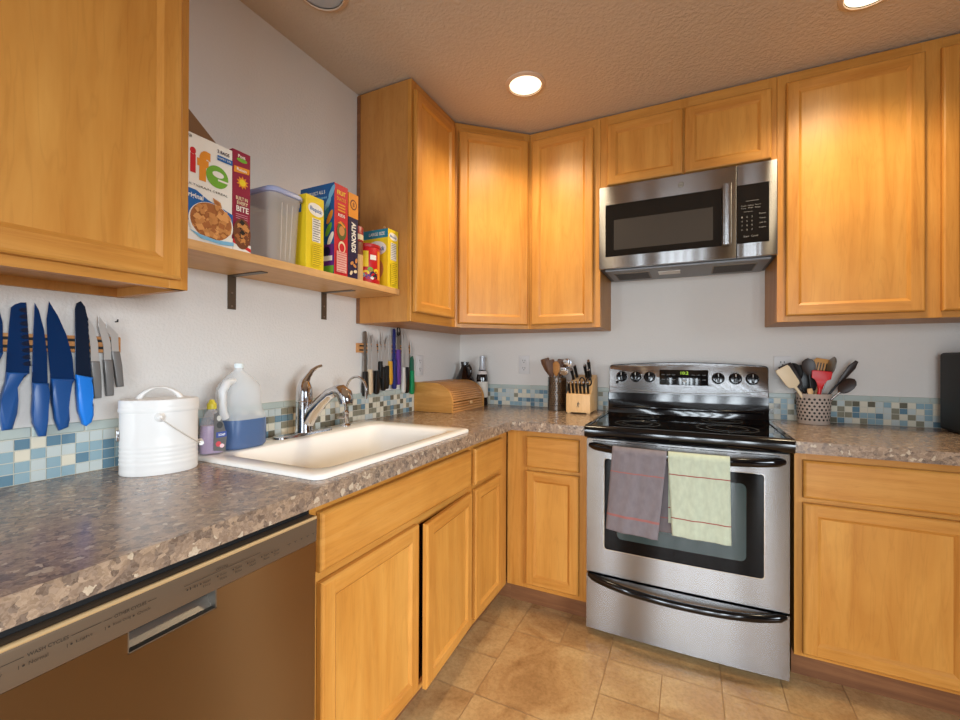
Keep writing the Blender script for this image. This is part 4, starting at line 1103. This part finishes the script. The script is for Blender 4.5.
spoon('silicone_spatula', 'cream silicone spatula leaning left over the taupe basket rim', 'spatula', GB, (BKX + .02, BKY - .03, ZB), (1.79, -.135, 1.172), .105, RECT, .010, CREAM, CREAM, hr=.008)
spoon('slotted_turner', 'dark brown slotted turner behind the cream spatula', 'turner', GB, (BKX + .02, BKY + .0, ZB), (1.812, -.07, 1.186), .12, RECT, .004, BRN, BRN, slots=3)
spoon('nylon_spoon', 'black nylon spoon leaning left in the taupe basket', 'spoon', GB, (BKX + .01, BKY + .01, ZB), (1.845, -.06, 1.195), .09, OVAL, .004, BLACKP, BLACKP, facing=(-.7, -1, 0), bowl=.012)
spoon('wide_turner', 'large black turner standing behind the red silicone spatula', 'turner', GB, (BKX + .0, BKY + .015, ZB), (1.892, -.06, 1.188), .135, [(0, .008), (.1, .03), (.3, .04), (.8, .042), (1, .025)], .005, BLACKP, BLACKP)
spoon('nylon_ladle', 'black oval ladle tilted above the middle of the taupe basket', 'ladle', GB, (BKX + .0, BKY - .005, ZB), (1.897, -.105, 1.218), .085, OVAL, .004, BLACKP, BRN, facing=(-.3, -1, .2), bowl=.02)
spoon('bamboo_turner', 'tan slotted bamboo turner at the top middle of the basket', 'turner', GB, (BKX - .01, BKY + .02, ZB), (1.965, -.06, 1.215), .10, [(0, .006), (.15, .02), (.5, .03), (.9, .034), (1, .026)], .005, TANW, BAMBOO, slots=4)
spoon('silicone_spatula', 'bright red silicone spatula in the middle of the taupe basket', 'spatula', GB, (BKX + .005, BKY - .02, ZB), (1.948, -.115, 1.160), .085, [(0, .008), (.3, .014), (.5, .02), (.58, .036), (.95, .038), (1, .033)], .009, REDS, REDS, hr=.009)
spoon('steel_spoon', 'upright steel serving spoon right of the red spatula', 'spoon', GB, (BKX - .01, BKY - .01, ZB), (1.997, -.10, 1.225), .10, OVAL, .003, DULLM, DULLM, facing=(-1, -.35, 0), bowl=.012)
spoon('nylon_spatula', 'slim dark spatula pointing up right from the taupe basket', 'spatula', GB, (BKX - .02, BKY + .01, ZB), (2.082, -.08, 1.205), .125, [(0, .005), (.3, .011), (.75, .014), (1, .006)], .004, BLACKP, BRN, facing=(0, -1, 0))
spoon('steel_ladle', 'dark oval ladle with curved steel handle leaning far right', 'ladle', GB, (BKX - .03, BKY - .02, ZB), (2.062, -.125, 1.125), .085, OVAL, .004, CHROME, BRN, facing=(-.2, -1, .5), bowl=.016)
spoon('wooden_spoon', 'short tan wooden spoon handle standing at the basket rim', 'spoon', GB, (BKX - .0, BKY - .045, ZB), (1.897, -.137, 1.078), .03, [(0, .008), (.5, .011), (1, .009)], .008, TANW, TANW)

# black counter appliance
t = thing('countertop_appliance', (2.57, -.24, CH), 'black rounded countertop appliance at the far right of the counter', 'appliance')
MB().box(2.362, -.42, CH + .004, 2.80, -.055, 1.242, .014, 4).build('housing', BLACKM, t, 50)
for x in (2.39, 2.76):
    for y in (-.39, -.09): MB().cyl((x, y, CH + .0005), (x, y, CH + .006), .014, 16).build('foot', BLACKP, t)
MB().box(2.40, -.428, CH + .05, 2.66, -.4195, 1.20, .004).build('door', BLACKGL, t, 40)
MB().cyl((2.43, -.45, 1.17), (2.63, -.45, 1.17), .007, 14).build('handle', DULLM, t)
for z in (1.15, 1.07, .99): MB().cyl((2.73, -.42, z), (2.73, -.437, z), .016, 20).build('knob', DULLM, t)

# ------------------------------------------------------------------ outlets
def outlet(M, u0, u1, v0, v1, lab):
    t = thing('wall_outlet', M @ Vector(((u0 + u1) / 2, (v0 + v1) / 2, 0)), lab, 'outlet', 'wall outlets')
    MB(M).box(u0, v0, .0004, u1, v1, .006, .003).build('cover_plate', OUTLET, t, 40)
    uc, vc = (u0 + u1) / 2, (v0 + v1) / 2
    for s_ in (-1, 1):
        f_ = MB(M).box(uc - .017, vc + s_ * .0235 - .015, .0055, uc + .017, vc + s_ * .0235 + .015, .0072, .001, 1).build('socket', OUTLET, t, 0)
        b = MB(M)
        b.box(uc - .0085, vc + s_ * .0235 - .001, .007, uc - .0055, vc + s_ * .0235 + .009, .0075).box(uc + .0055, vc + s_ * .0235 - .001, .007, uc + .0085, vc + s_ * .0235 + .009, .0075).box(uc - .0025, vc + s_ * .0235 - .011, .007, uc + .0025, vc + s_ * .0235 - .006, .0075)
        b.build('slot', DARKHOLE, f_, 0)
outlet(FL(0), -.525, -.455, 1.113, 1.228, 'white wall outlet beside the green-handled knife')
outlet(FB(0), .428, .498, 1.115, 1.230, 'white wall outlet on the back wall left of the utensil holder')
outlet(FB(0), 1.779, 1.851, 1.112, 1.228, 'white wall outlet partly hidden behind the cream spatula')

# ------------------------------------------------------------------ knives on the wall
NAVYB = plain('navy_coated_blade', (16, 52, 100), .22, .3); NAVYH = plain('navy_handle', (24, 74, 134), .35); BLUEH = plain('bright_blue_handle', (24, 120, 214), .35)
BLADE = plain('steel_blade', (206, 204, 200), .4, .65); GREYH = plain('grey_handle', (128, 126, 124), .45, .5); DNAVY = plain('scallop_dark', (8, 22, 48), .3)
BARW = wood_mat('bar_wood', (30, 2.5, 30), srgb(196, 140, 88), srgb(172, 116, 68), srgb(210, 158, 104))
def bar(lab, y0, y1, z0, z1, stripes=True):
    t = thing('magnetic_knife_rack', (.01, (y0 + y1) / 2, z0), lab, 'knife rack')
    MB().box(.0004, y0, z0, .016, y1, z1, .002).build('rail', BARW, t, 40)
    for q in (.28, .72): MB().box(.0155, y0 + .008, z0 + (z1 - z0) * q - .0035, .0168, y1 - .008, z0 + (z1 - z0) * q + .0035).build('magnet_strip', BLACKM, t, 0)
bar('wooden magnetic rack holding the blue knives under the large wall cabinet', -2.42, -1.947, 1.222, 1.264)
bar('wooden magnetic rack holding the mixed knives near the corner', -1.017, -.60, 1.236, 1.281)
def knife(name, lab, group, blade, handle, mb_, mh, x=.0172, bt=.0022, ht=.017, extra=None, hb=.005):
    ym = sum(p[0] for p in handle) / len(handle); zm = min(p[1] for p in handle)
    t = thing(name, (x, ym, zm), lab, 'knife', group)
    M = FL(x)
    bo = MB(M).prism(blade, .0003, bt, bev=.0006, seg=1).build('blade', mb_, t, 40)
    MB(M).prism(handle, -.004, ht - .004, bev=hb, seg=3).build('handle', mh, t, 60)
    if extra: extra(t, M, bo)
    return t
GBL = 'blue-handled knives on the rack'; GST = 'grey steak knives on the rack'
def scallops(t, M, bo):
    a = Art(FL(.0172 + .0022))
    for k in range(9): a.poly([(-2.1425 + (k * .0009), 1.322 - k * .0155), (-2.1335 + k * .0009, 1.3245 - k * .0155), (-2.1325 + k * .0009, 1.3125 - k * .0155), (-2.1425 + k * .0009, 1.313 - k * .0155), (-2.147 + k * .0009, 1.3175 - k * .0155)], DNAVY)
    a.build('scallop', bo)
knife('chef_knife', 'blue knife at the far left end of the rack, mostly out of view', GBL, [(-2.206, 1.215), (-2.171, 1.218), (-2.1715, 1.285), (-2.179, 1.325), (-2.196, 1.35), (-2.206, 1.33)], [(-2.206, 1.217), (-2.172, 1.219), (-2.178, 1.200), (-2.19, 1.19), (-2.188, 1.15), (-2.194, 1.09), (-2.216, 1.09), (-2.21, 1.15)], NAVYB, NAVYH)
knife('santoku_knife', 'broad navy knife with scalloped edge and blunt tip', GBL, [(-2.1665, 1.172), (-2.1275, 1.170), (-2.1275, 1.22), (-2.1335, 1.336), (-2.143, 1.335), (-2.153, 1.329), (-2.159, 1.3215), (-2.164, 1.24)],
      [(-2.1665, 1.176), (-2.130, 1.1735), (-2.1365, 1.164), (-2.1485, 1.158), (-2.1505, 1.14), (-2.149, 1.11), (-2.151, 1.08), (-2.157, 1.0455), (-2.1725, 1.045), (-2.177, 1.08), (-2.1755, 1.115), (-2.168, 1.15)], NAVYB, NAVYH, extra=scallops)
knife('utility_knife', 'narrow straight navy knife between the scalloped and chef knives', GBL, [(-2.1235, 1.148), (-2.0955, 1.145), (-2.0975, 1.22), (-2.103, 1.275), (-2.112, 1.32), (-2.1195, 1.3375), (-2.122, 1.25)],
      [(-2.124, 1.150), (-2.0955, 1.147), (-2.0965, 1.135), (-2.1, 1.12), (-2.097, 1.095), (-2.098, 1.06), (-2.1, 1.0215), (-2.1125, 1.022), (-2.122, 1.055), (-2.125, 1.08), (-2.1225, 1.12)], NAVYB, NAVYH)
knife('chef_knife', 'navy chef knife with wide pointed blade left of the bright blue handle', GBL, [(-2.0905, 1.155), (-2.046, 1.153), (-2.05, 1.21), (-2.062, 1.265), (-2.078, 1.31), (-2.0945, 1.344), (-2.0985, 1.30), (-2.096, 1.23)],
      [(-2.091, 1.158), (-2.047, 1.155), (-2.0505, 1.147), (-2.060, 1.135), (-2.0625, 1.115), (-2.060, 1.085), (-2.0585, 1.055), (-2.0595, 1.037), (-2.0765, 1.031), (-2.085, 1.06), (-2.0885, 1.10), (-2.09, 1.135)], NAVYB, NAVYH)
def teeth(y0, z0, y1, z1, n, d=.0022): return [(y0 + (y1 - y0) * k / n + (d if k % 2 else 0), z0 + (z1 - z0) * k / n) for k in range(n + 1)]
knife('bread_knife', 'dark serrated bread knife with bright blue handle', GBL, [(-2.0442, 1.163)] + teeth(-2.0135, 1.155, -2.0215, 1.315, 22) + [(-2.0255, 1.338), (-2.034, 1.3515), (-2.043, 1.345), (-2.046, 1.33)],
      [(-2.0445, 1.166), (-2.0115, 1.158), (-2.0115, 1.15), (-2.018, 1.135), (-2.0165, 1.11), (-2.0095, 1.085), (-2.0095, 1.06), (-2.014, 1.043), (-2.0245, 1.0345), (-2.031, 1.04), (-2.039, 1.075), (-2.0425, 1.12)], plain('dark_blade', (28, 42, 64), .25, .4), BLUEH)
def steakw(yb, zb, yt, zt, ye, ze, lab):
    w_ = .0088; yh = yb + .018; dy = (ye - yb); hw_ = .0155
    knife('steak_knife', lab, GST, [(yb, zb), (yb + .017, zb), (yb + .0145, zb + .05), (yb + .008 + (yt - yb) * .4, zb + (zt - zb) * .8), (yt, zt), (yt - .0005, zb + (zt - zb) * .75), (yb - .0005, zb + .04)],
          [(yb - .001, zb + .003), (yb + .0172, zb + .003), (yb + .0172 + dy * .4, zb + (ze - zb) * .4), (ye + .0155, ze), (ye, ze - .001), (yb + dy * .4, zb + (ze - zb) * .4)], BLADE, GREYH, ht=.012, hb=.003)
steakw(-2.0132, 1.196, -2.0182, 1.309, -2.0072, 1.104, 'grey-handled steak knife next to the bright blue bread knife')
steakw(-1.986, 1.200, -1.998, 1.3185, -1.9805, 1.108, 'middle one of the three grey-handled steak knives')
steakw(-1.9695, 1.222, -1.981, 1.2995, -1.958, 1.131, 'short grey-handled steak knife nearest the white bin')
t = thing('wall_hook', (.004, -1.953, 1.305), 'tiny dark nail in the wall above the grey steak knives', 'nail')
MB().tube([(.0004, -1.953, 1.306), (.012, -1.953, 1.306), (.013, -1.953, 1.312)], .0018, 8).build('shank', BLACKM, t)
# mixed knives near the corner
GM = 'mixed knives on the corner rack'
YEL = plain('yellow_handle', (216, 160, 44), .45); NVY = plain('navy_plastic', (28, 40, 110), .4); PUR = plain('purple_handle', (96, 56, 140), .4); GRN = plain('green_handle', (12, 138, 84), .4); CRH = plain('cream_handle', (214, 192, 160), .45); GRNB = plain('green_sheath', (30, 92, 70), .4)
def straight(y, zt, zm, zb, wb, wh, lab, mh, mbl=BLADE, tip='l', name='kitchen_knife', dx=0., extra=None, x=.0172):
    y += .012; wb *= 1.3; wh *= 1.22
    yl, yr = y - wb / 2, y + wb / 2
    h = zt - zm
    if tip == 'l': bl = [(yl, zm - .002), (yr, zm - .002), (yr - wb * .05, zm + h * .45), (yr - wb * .3, zm + h * .75), (yl + wb * .12, zt), (yl, zt - h * .06)]
    elif tip == 'r': bl = [(yl, zm - .002), (yr, zm - .002), (yr, zt - h * .06), (yr - wb * .12, zt), (yl + wb * .3, zm + h * .75), (yl + wb * .05, zm + h * .45)]
    elif tip == 's': bl = [(yl, zm - .002), (yr, zm - .002)] + teeth(yr, zm, yr, zt - .012, 16, .0016) + [(y, zt), (yl, zt - .006)]
    else: bl = [(yl, zm - .002), (yr, zm - .002), (yr, zt - .006), (y, zt), (yl, zt - .006)]
    hl, hr_ = y + dx - wh / 2, y + dx + wh / 2
    L_ = zm - zb
    hd = [(hl + wh * .08, zm), (hr_ - wh * .08, zm), (hr_ - wh * .12, zm - L_ * .35), (hr_, zm - L_ * .72), (hr_ - wh * .08, zb + .005), (hr_ - wh * .35, zb), (hl + wh * .35, zb), (hl + wh * .04, zb + .005), (hl, zm - L_ * .72), (hl + wh * .1, zm - L_ * .35)]
    return knife(name, lab, GM, bl, hd, mbl, mh, extra=extra, ht=.016, hb=.004, x=x)
straight(-.985, 1.340, 1.146, 1.028, .013, .024, 'slim sharpening steel with black handle, first on the corner rack', BLACKP, DULLM, 'm', 'sharpening_steel')
straight(-.952, 1.341, 1.156, 1.036, .022, .024, 'long knife with cream handle on the corner rack', CRH, BLADE, 'l')
straight(-.914, 1.327, 1.150, 1.033, .036, .027, 'broad chef knife with black handle right of the cream handle', BLACKP, BLADE, 'l', 'chef_knife', .012)
straight(-.876, 1.306, 1.195, 1.108, .018, .020, 'short paring knife with black handle among the longer knives', BLACKP, BLADE, 'l', 'paring_knife', .002)
straight(-.850, 1.348, 1.166, 1.047, .020, .023, 'slicing knife with riveted black handle left of the yellow handle', BLACKP, BLADE, 'l')
straight(-.8245, 1.330, 1.172, 1.055, .020, .022, 'narrow knife with dark handle tucked beside the yellow handle', BLACKM, BLADE, 'r')
straight(-.797, 1.330, 1.195, 1.074, .018, .023, 'serrated knife with yellow handle on the corner rack', YEL, BLADE, 's')
straight(-.762, 1.365, 1.205, 1.050, .019, .023, 'all-navy knife with navy blade and handle on the corner rack', NVY, NVY, 'm')
def shear(t, M, bo): MB(M).tube([(-.721 + .012 * math.cos(a), 1.352 + .022 * math.sin(a), .008) for a in [2 * PI * k / 16 for k in range(17)]], .0035, 8, caps=False).build('loop', BLACKP, t, 60)
straight(-.728, 1.352, 1.256, 1.070, .026, .025, 'purple-handled tool with black loop at its top', PUR, DULLM, 'm', 'kitchen_tool', 0., shear)
straight(-.683, 1.360, 1.162, 1.024, .020, .020, 'white-handled knife left of the broad black-handled knife', plain('white_handle', (214, 210, 202), .45), BLADE, 'l')
straight(-.652, 1.366, 1.162, 1.022, .036, .026, 'broad long knife with black handle next to the green handle', BLACKP, BLADE, 'l', 'chef_knife')
straight(-.603, 1.312, 1.142, 1.012, .020, .026, 'green-handled knife, last on the corner rack', GRN, BLADE, 'l', 'kitchen_knife', 0., lambda t, M, bo: MB(M).prism([(-.609, 1.138), (-.574, 1.138), (-.575, 1.20), (-.586, 1.224), (-.604, 1.215)], -.001, .006, bev=.001).build('guard', GRNB, t, 40))

# ------------------------------------------------------------------ cereal shelf
SHX, SZ0, SZ1 = .250, 1.489, 1.5145
t = thing('wall_shelf', (.12, -1.47, SZ0), 'pale wooden wall shelf holding cereal boxes between two wall cabinets', 'shelf')
MB().box(.0006, -1.9395, SZ0, SHX, -1.0165, SZ1, .0008, 1).build('board', WSHELF, t, 0)
for y in (-1.624, -1.2135):
    b = MB(); b.box(.0006, y - .015, 1.374, .0032, y + .015, SZ0 - .0003, .0006, 1).box(.0032, y - .013, SZ0 - .003, .165, y + .013, SZ0 - .0003, .0006, 1)
    br = b.build('bracket', BRACK, t, 0)
    for z in (1.385, 1.43): MB().cyl((.003, y, z), (.0045, y, z), .0035, 12).build('screw', DULLM, br)
SX = .243
CARD = plain('brown_cardboard', (128, 92, 60), .8)
def pack(name, lab, y0, y1, x0, h, side, group=None, lean=0., cat='box'):
    t = thing(name, ((x0 + SX) / 2, (y0 + y1) / 2, SZ1), lab, cat, group)
    MB().box(x0, y0, SZ1 + .0006, SX, y1, SZ1 + h, .0008, 1).build('carton', side, t, 0)
    return t, Art(FL(SX, y0, SZ1)), Art(frame((x0, y0, SZ1), (1, 0, 0), (0, -1, 0)))
WHT = plain('print_white', (232, 226, 214), .5); RED = plain('print_red', (196, 30, 40), .5); ORA = plain('print_orange', (222, 140, 40), .5); GRE = plain('print_green', (110, 166, 50), .5); BLU = plain('print_blue', (20, 92, 156), .5)
CRM = plain('print_crimson', (140, 24, 56), .5); YLW = plain('print_yellow', (230, 200, 36), .45); NAV = plain('print_navy', (30, 26, 62), .45); BRO = plain('print_brown', (112, 62, 36), .5); TAN = plain('print_tan', (196, 132, 72), .5); TAN2 = plain('print_tan_dark', (164, 98, 50), .5); BLK = plain('print_black', (26, 24, 24), .5); TEA = plain('print_teal', (40, 128, 150), .5); PUR2 = plain('print_purple', (96, 40, 120), .5); LTB = plain('print_lightblue', (120, 176, 206), .5); CREM = plain('print_cream', (226, 206, 166), .5)
def chips(a, cu, cv, ru, rv, n, seed, cols=(TAN, TAN2, TAN, BRO), s_=.008):
    r_ = random.Random(seed)
    for k in range(n):
        q = math.sqrt(r_.random()) * .92; an = r_.uniform(0, 2 * PI); u, v = cu + ru * q * math.cos(an), cv + rv * q * math.sin(an)
        o = r_.uniform(0, PI); sz = s_ * r_.uniform(.7, 1.15)
        a.w += a.STEP * .12
        a.poly([(u + sz * math.cos(o + d) * (1 if i % 2 else .8), v + sz * .8 * math.sin(o + d)) for i, d in enumerate((0, PI / 2, PI, 3 * PI / 2))], cols[k % len(cols)])
    a.up()
# large white cereal box with an open flap
t, a, a2 = pack('cereal_box', 'white cereal box with red, orange and green letters and open cardboard top', -1.9375, -1.7875, .178, .278, WHT, 'boxes on the cereal shelf')
W_ = .150
a.text('l', .017, .172, .010, .070, RED).text('i', .035, .176, .0155, .066, RED, bold=.05).text('f', .053, .162, .035, .082, ORA, bold=.06)
a.ell(.107, .187, .031, .030, GRE, 32).ell(.109, .194, .016, .0085, WHT, 20).rect(.108, .177, .14, .182, WHT)
a.text('MULTIGRAIN CEREAL', .018, .143, .118, .0055, PRTD, rot=-.02, bold=0)
a.text('2 BAGS', .106, .254, .034, .009, NAV).rect(.106, .234, .149, .248, BLU).text('FAMILY SIZE', .109, .239, .036, .005, WHT, bold=0)
a.text('QUAKER', .017, .263, .022, .008, PRTD)
a.poly([(.0, .135), (.05, .132), (.08, .116), (W_, .096), (W_, .045), (0, .05)], BLU).up().text('Original', .016, .107, .052, .017, WHT, rot=-.03)
a.rect(0, .0, W_, .030, WHT)
a.poly([(.093, .126), (.114, .119), (.120, .102), (.098, .109)], TAN).up().poly([(.096, .122), (.111, .117), (.115, .106), (.101, .111)], TAN2).up()
a.ell(.090, .056, .060, .054, WHT, 40).ell(.090, .060, .056, .049, TAN2, 40)
chips(a, .090, .062, .055, .048, 90, 4, (TAN, plain('print_toast', (216, 152, 88), .5), TAN2, TAN), .0115); a.poly([(.03, .026), (.06, .008), (.11, .004), (W_, .008), (W_, .018), (.1, .013), (.06, .018)], LTB)
a.build('front_print', t); a2.bm.free()
MB().mat(CARD).prism([(-1.936, 0), (-1.79, 0), (-1.79, .030), (-1.868, .100), (-1.936, .094)], .0, .0008, M=Matrix(((0, -.10, 1, .181), (1, 0, 0, 0), (0, .995, 0, SZ1 + .278), (0, 0, 0, 1)))).build('flap', None, t, 0)
# crimson cereal box
t, a, a2 = pack('cereal_box', 'crimson cereal box spine with yellow sun next to the white cereal box', -1.7865, -1.732, .06, .287, CRM, 'boxes on the cereal shelf')
w_ = .0545
a.text('Post', .016, .268, .022, .009, WHT).ell(.028, .262, .016, .006, GRE, 18).poly([(.004, .24), (.052, .244), (.05, .228), (.003, .222)], ORA).up().text('Raisin', .012, .23, .03, .008, WHT)
r_ = .019
a.poly([(.029 + (r_ if k % 2 else r_ * .62) * math.cos(2 * PI * k / 20), .198 + (r_ if k % 2 else r_ * .62) * math.sin(2 * PI * k / 20)) for k in range(20)], ORA).up().ell(.029, .198, .0095, .0095, YLW, 20)
a.text('BUILT IN', .009, .146, .036, .010, CREM).text('EVERY', .012, .133, .034, .010, CREM).text('BITE', .010, .113, .038, .016, WHT)
for k in range(3): a.rect(.008, .104 - k * .006, .045, .1055 - k * .006, plain('print_rose', (206, 150, 160), .5))
a.rect(0, .0, w_, .022, WHT).poly([(0, .02), (w_, .002), (w_, .012), (0, .032)], RED).up().ell(.027, .050, .0268, .044, BRO, 24)
chips(a, .027, .050, .0185, .038, 44, 9, (TAN, BRO, TAN2, TAN, BLK), .0095)
a.build('front_print', t); a2.bm.free()
# storage tub
CLR = plain('cloudy_plastic', (232, 220, 206), .3, trans=.2, alpha=.5, ior=1.1); LIDB = plain('lid_blue_grey', (164, 172, 206), .35, trans=.1)
TX, TY = .150, -1.5965
t = thing('storage_container', (TX, TY, SZ1), 'cloudy plastic storage tub with blue grey lid on the shelf', 'container')
def rr(sx, sy, r, z): return rrect(TX - sx / 2, TY - sy / 2, TX + sx / 2, TY + sy / 2, r, z, 6)
loft(MB(), [rr(.15, .098, .022, SZ1 + .0006), rr(.155, .103, .024, SZ1 + .004), rr(.174, .117, .026, SZ1 + .195), rr(.178, .120, .026, SZ1 + .197), rr(.182, .122, .026, SZ1 + .222)], True).build('tub', CLR, t, 50)
loft(MB(), [rr(.186, .127, .028, SZ1 + .214), rr(.193, .134, .03, SZ1 + .216), rr(.193, .134, .03, SZ1 + .226), rr(.186, .127, .028, SZ1 + .231), rr(.176, .117, .026, SZ1 + .231), rr(.17, .112, .026, SZ1 + .236), rr(.16, .102, .024, SZ1 + .238)], True).build('lid', LIDB, t, 50)
rb = MB()
for y in (TY - .02, TY + .0, TY + .02): rb.tube([(TX + .0765, y * .86 + TY * .14, SZ1 + .012), (TX + .0865, y, SZ1 + .19)], .0022, 8)
rb.build('rib', CLR, t, 60)
def oval_logo(a, u, v, ru, rv, s_):
    a.ell(u, v, ru, rv, WHT, 28, rot=-.12).text(s_, u - ru * .78, v - rv * .38, ru * 1.56, rv * .8, BLU, rot=-.1)
def smallprint(a, u0, u1, v0, v1, n, col=PRTD, back=WHT):
    a.rect(u0, v0, u1, v1, back)
    for k in range(n): a.rect(u0 + .002, v0 + (v1 - v0) * (k + .3) / n, u1 - .002 - (.006 if k % 3 == 0 else 0), v0 + (v1 - v0) * (k + .55) / n, col)
# yellow baking mix box
t, a, a2 = pack('baking_mix_box', 'yellow baking mix box beside the plastic tub', -1.5275, -1.4495, .10, .250, YLW, 'boxes on the cereal shelf')
oval_logo(a, .042, .205, .034, .022, 'Bisquick'); smallprint(a, .026, .062, .095, .175, 10); smallprint(a, .024, .064, .012, .088, 11, plain('print_ochre', (150, 120, 20), .5), YLW)
a.build('spine_print', t); a2.rect(.02, .19, .12, .235, BLU); a2.build('front_print', t)
# colourful snack box
t, a, a2 = pack('snack_box', 'tall snack box with red spine and multicoloured blue front', -1.4, -1.331, .072, .334, RED, 'boxes on the cereal shelf')
D_ = SX - .072
a2.rect(.0, .0, D_, .334, plain('print_deepblue', (22, 84, 140), .45)).text('COLLECT ALL 3', .035, .30, .09, .013, WHT).text('Fruit Shapes', .05, .278, .085, .013, LTB)
for k, (u, v, c) in enumerate(((.14, .26, LTB), (.15, .21, ORA), (.145, .165, GRE), (.13, .22, TEA), (.16, .30, LTB), (.155, .13, WHT))):
    a2.ell(u, v, .010, .028, c, 20, rot=-.5)
a2.rect(.09, .03, D_, .11, PUR2).rect(.10, .0, D_, .032, GRE).ell(.135, .085, .02, .018, NAV, 18).rect(.12, .05, .165, .068, WHT)
a2.build('front_print', t)
a.text('FRUIT', .014, .296, .042, .016, YLW).text('SNACKS', .012, .274, .046, .014, ORA)
for k in range(3): a.rect(.016, .258 - k * .011, .054, .264 - k * .011, ORA)
a.text('KIDS', .018, .216, .034, .011, WHT).ell(.036, .165, .024, .034, plain('print_olive', (88, 92, 44), .5), 24).ell(.036, .165, .014, .018, TAN, 18).poly([(.014, .19), (.03, .20), (.054, .185), (.05, .178), (.03, .19)], ORA).up()
a.ell(.036, .105, .018, .022, CREM, 20).ell(.036, .103, .013, .016, RED, 18); smallprint(a, .01, .06, .012, .088, 9, RED, plain('print_pinkish', (226, 176, 160), .5))
a.build('spine_print', t)
# almond crisps
t, a, a2 = pack('cracker_box', 'navy almond box with yellow top and vertical white lettering', -1.3275, -1.2755, .09, .324, NAV, 'boxes on the cereal shelf')
a.rect(0, .232, .052, .324, ORA).ell(.026, .282, .018, .02, BRO, 22).ell(.026, .282, .013, .0145, ORA, 20).text('8', .021, .273, .01, .018, BRO)
a.text('ALMONDS', .015, .215, .115, .024, WHT, rot=-PI / 2, bold=.04)
for u, v, ro_ in ((.018, .058, .6), (.033, .05, -.5), (.014, .02, .9), (.036, .028, .2), (.04, .07, 1.2)): a.ell(u, v, .010, .006, TAN if v > .03 else CREM, 16, rot=ro_)
a.build('spine_print', t); a2.rect(.0, .232, SX - .09, .324, ORA); a2.build('front_print', t)
# little jar and red canister
t = thing('spice_jar', (.198, -1.241, SZ1), 'small brown jar with red top between almond box and red canister', 'jar')
T = Matrix.Translation((.198, -1.241, SZ1 + .0006)) @ Matrix.Diagonal((.9, .9, 1, 1))
MB(T).lathe([(.032, 0), (.0335, .003), (.0335, .155), (.031, .16), (0, .16)], 36).build('jar', BRO, t, 50)
MB(T).lathe([(.0345, .158), (.0345, .215), (.032, .218), (0, .219)], 36).build('lid', plain('lid_red', (150, 34, 34), .4), t, 50)
MB(T).lathe([(.0338, .005), (.0339, .006), (.0339, .105), (.0338, .106)], 36, close=False).build('label', plain('label_tan', (206, 168, 116), .55), t)
MB(T).lathe([(.0348, .165), (.0349, .166), (.0349, .185), (.0348, .186)], 36, close=False).build('lid_band', CREM, t)
RCX, RCY = .180, -1.150
t = thing('food_canister', (RCX, RCY, SZ1), 'red round food canister in front of the yellow box at shelf end', 'canister')
T = Matrix.Translation((RCX, RCY, SZ1 + .0006))
MB(T).lathe([(.052, 0), (.053, .002), (.053, .155), (.052, .157)], 48).build('can', plain('can_red', (190, 22, 30), .35), t, 50)
MB(T).lathe([(.054, .153), (.0545, .155), (.0545, .165), (.052, .167), (0, .166)], 48).build('lid', plain('can_lid', (176, 30, 34), .4, alpha=1), t, 50)
pb = MB(T)
def wrap(pts, m, r=.0533): pb.mat(m); pb.face([(r * math.cos(a_), r * math.sin(a_), z) for a_, z in pts])
def band(a0, a1, z0, z1, m, r=.0533, n=6):
    for k in range(n):
        b0 = a0 + (a1 - a0) * k / n; b1 = a0 + (a1 - a0) * (k + 1) / n; wrap([(b0, z0), (b1, z0), (b1, z1), (b0, z1)], m, r)
band(-1.25, -.75, .07, .135, YLW); band(.05, .45, .02, .14, ORA, .0534)
for a_, z, m, s_ in ((-.95, .045, YLW, .014), (-.6, .06, GRE, .012), (-.35, .04, NAV, .016), (-.1, .055, YLW, .012), (-.75, .03, PUR2, .012), (-.2, .03, BLK, .012), (-1.2, .035, LTB, .012), (-.45, .025, WHT, .008)):
    wrap([(a_ + s_ / .053 * math.cos(q), z + s_ * .8 * math.sin(q)) for q in [2 * PI * i / 12 for i in range(12)]], m, .0536)
band(-.62, -.1, .1, .12, WHT, .0534)
pb.build('label_print', None, t, 0)
# yellow box at the end of the shelf
t, a, a2 = pack('baking_mix_box', 'yellow box with teal top band at the far end of the shelf', -1.0905, -1.0185, .09, .252, YLW, 'boxes on the cereal shelf')
D_ = SX - .09
a2.rect(0, .215, D_, .252, TEA).text('LARGE SIZE', .05, .226, .085, .014, WHT); oval_logo(a2, .095, .172, .05, .03, 'Bisquick'); a2.ell(.08, .08, .05, .05, TAN, 24)
a2.build('front_print', t)
a.rect(0, .242, .072, .252, YLW); oval_logo(a, .036, .222, .029, .016, 'Bisquick'); smallprint(a, .018, .056, .12, .195, 10); smallprint(a, .016, .058, .012, .11, 12, plain('print_ochre', (150, 120, 20), .5), YLW)
a.build('spine_print', t)
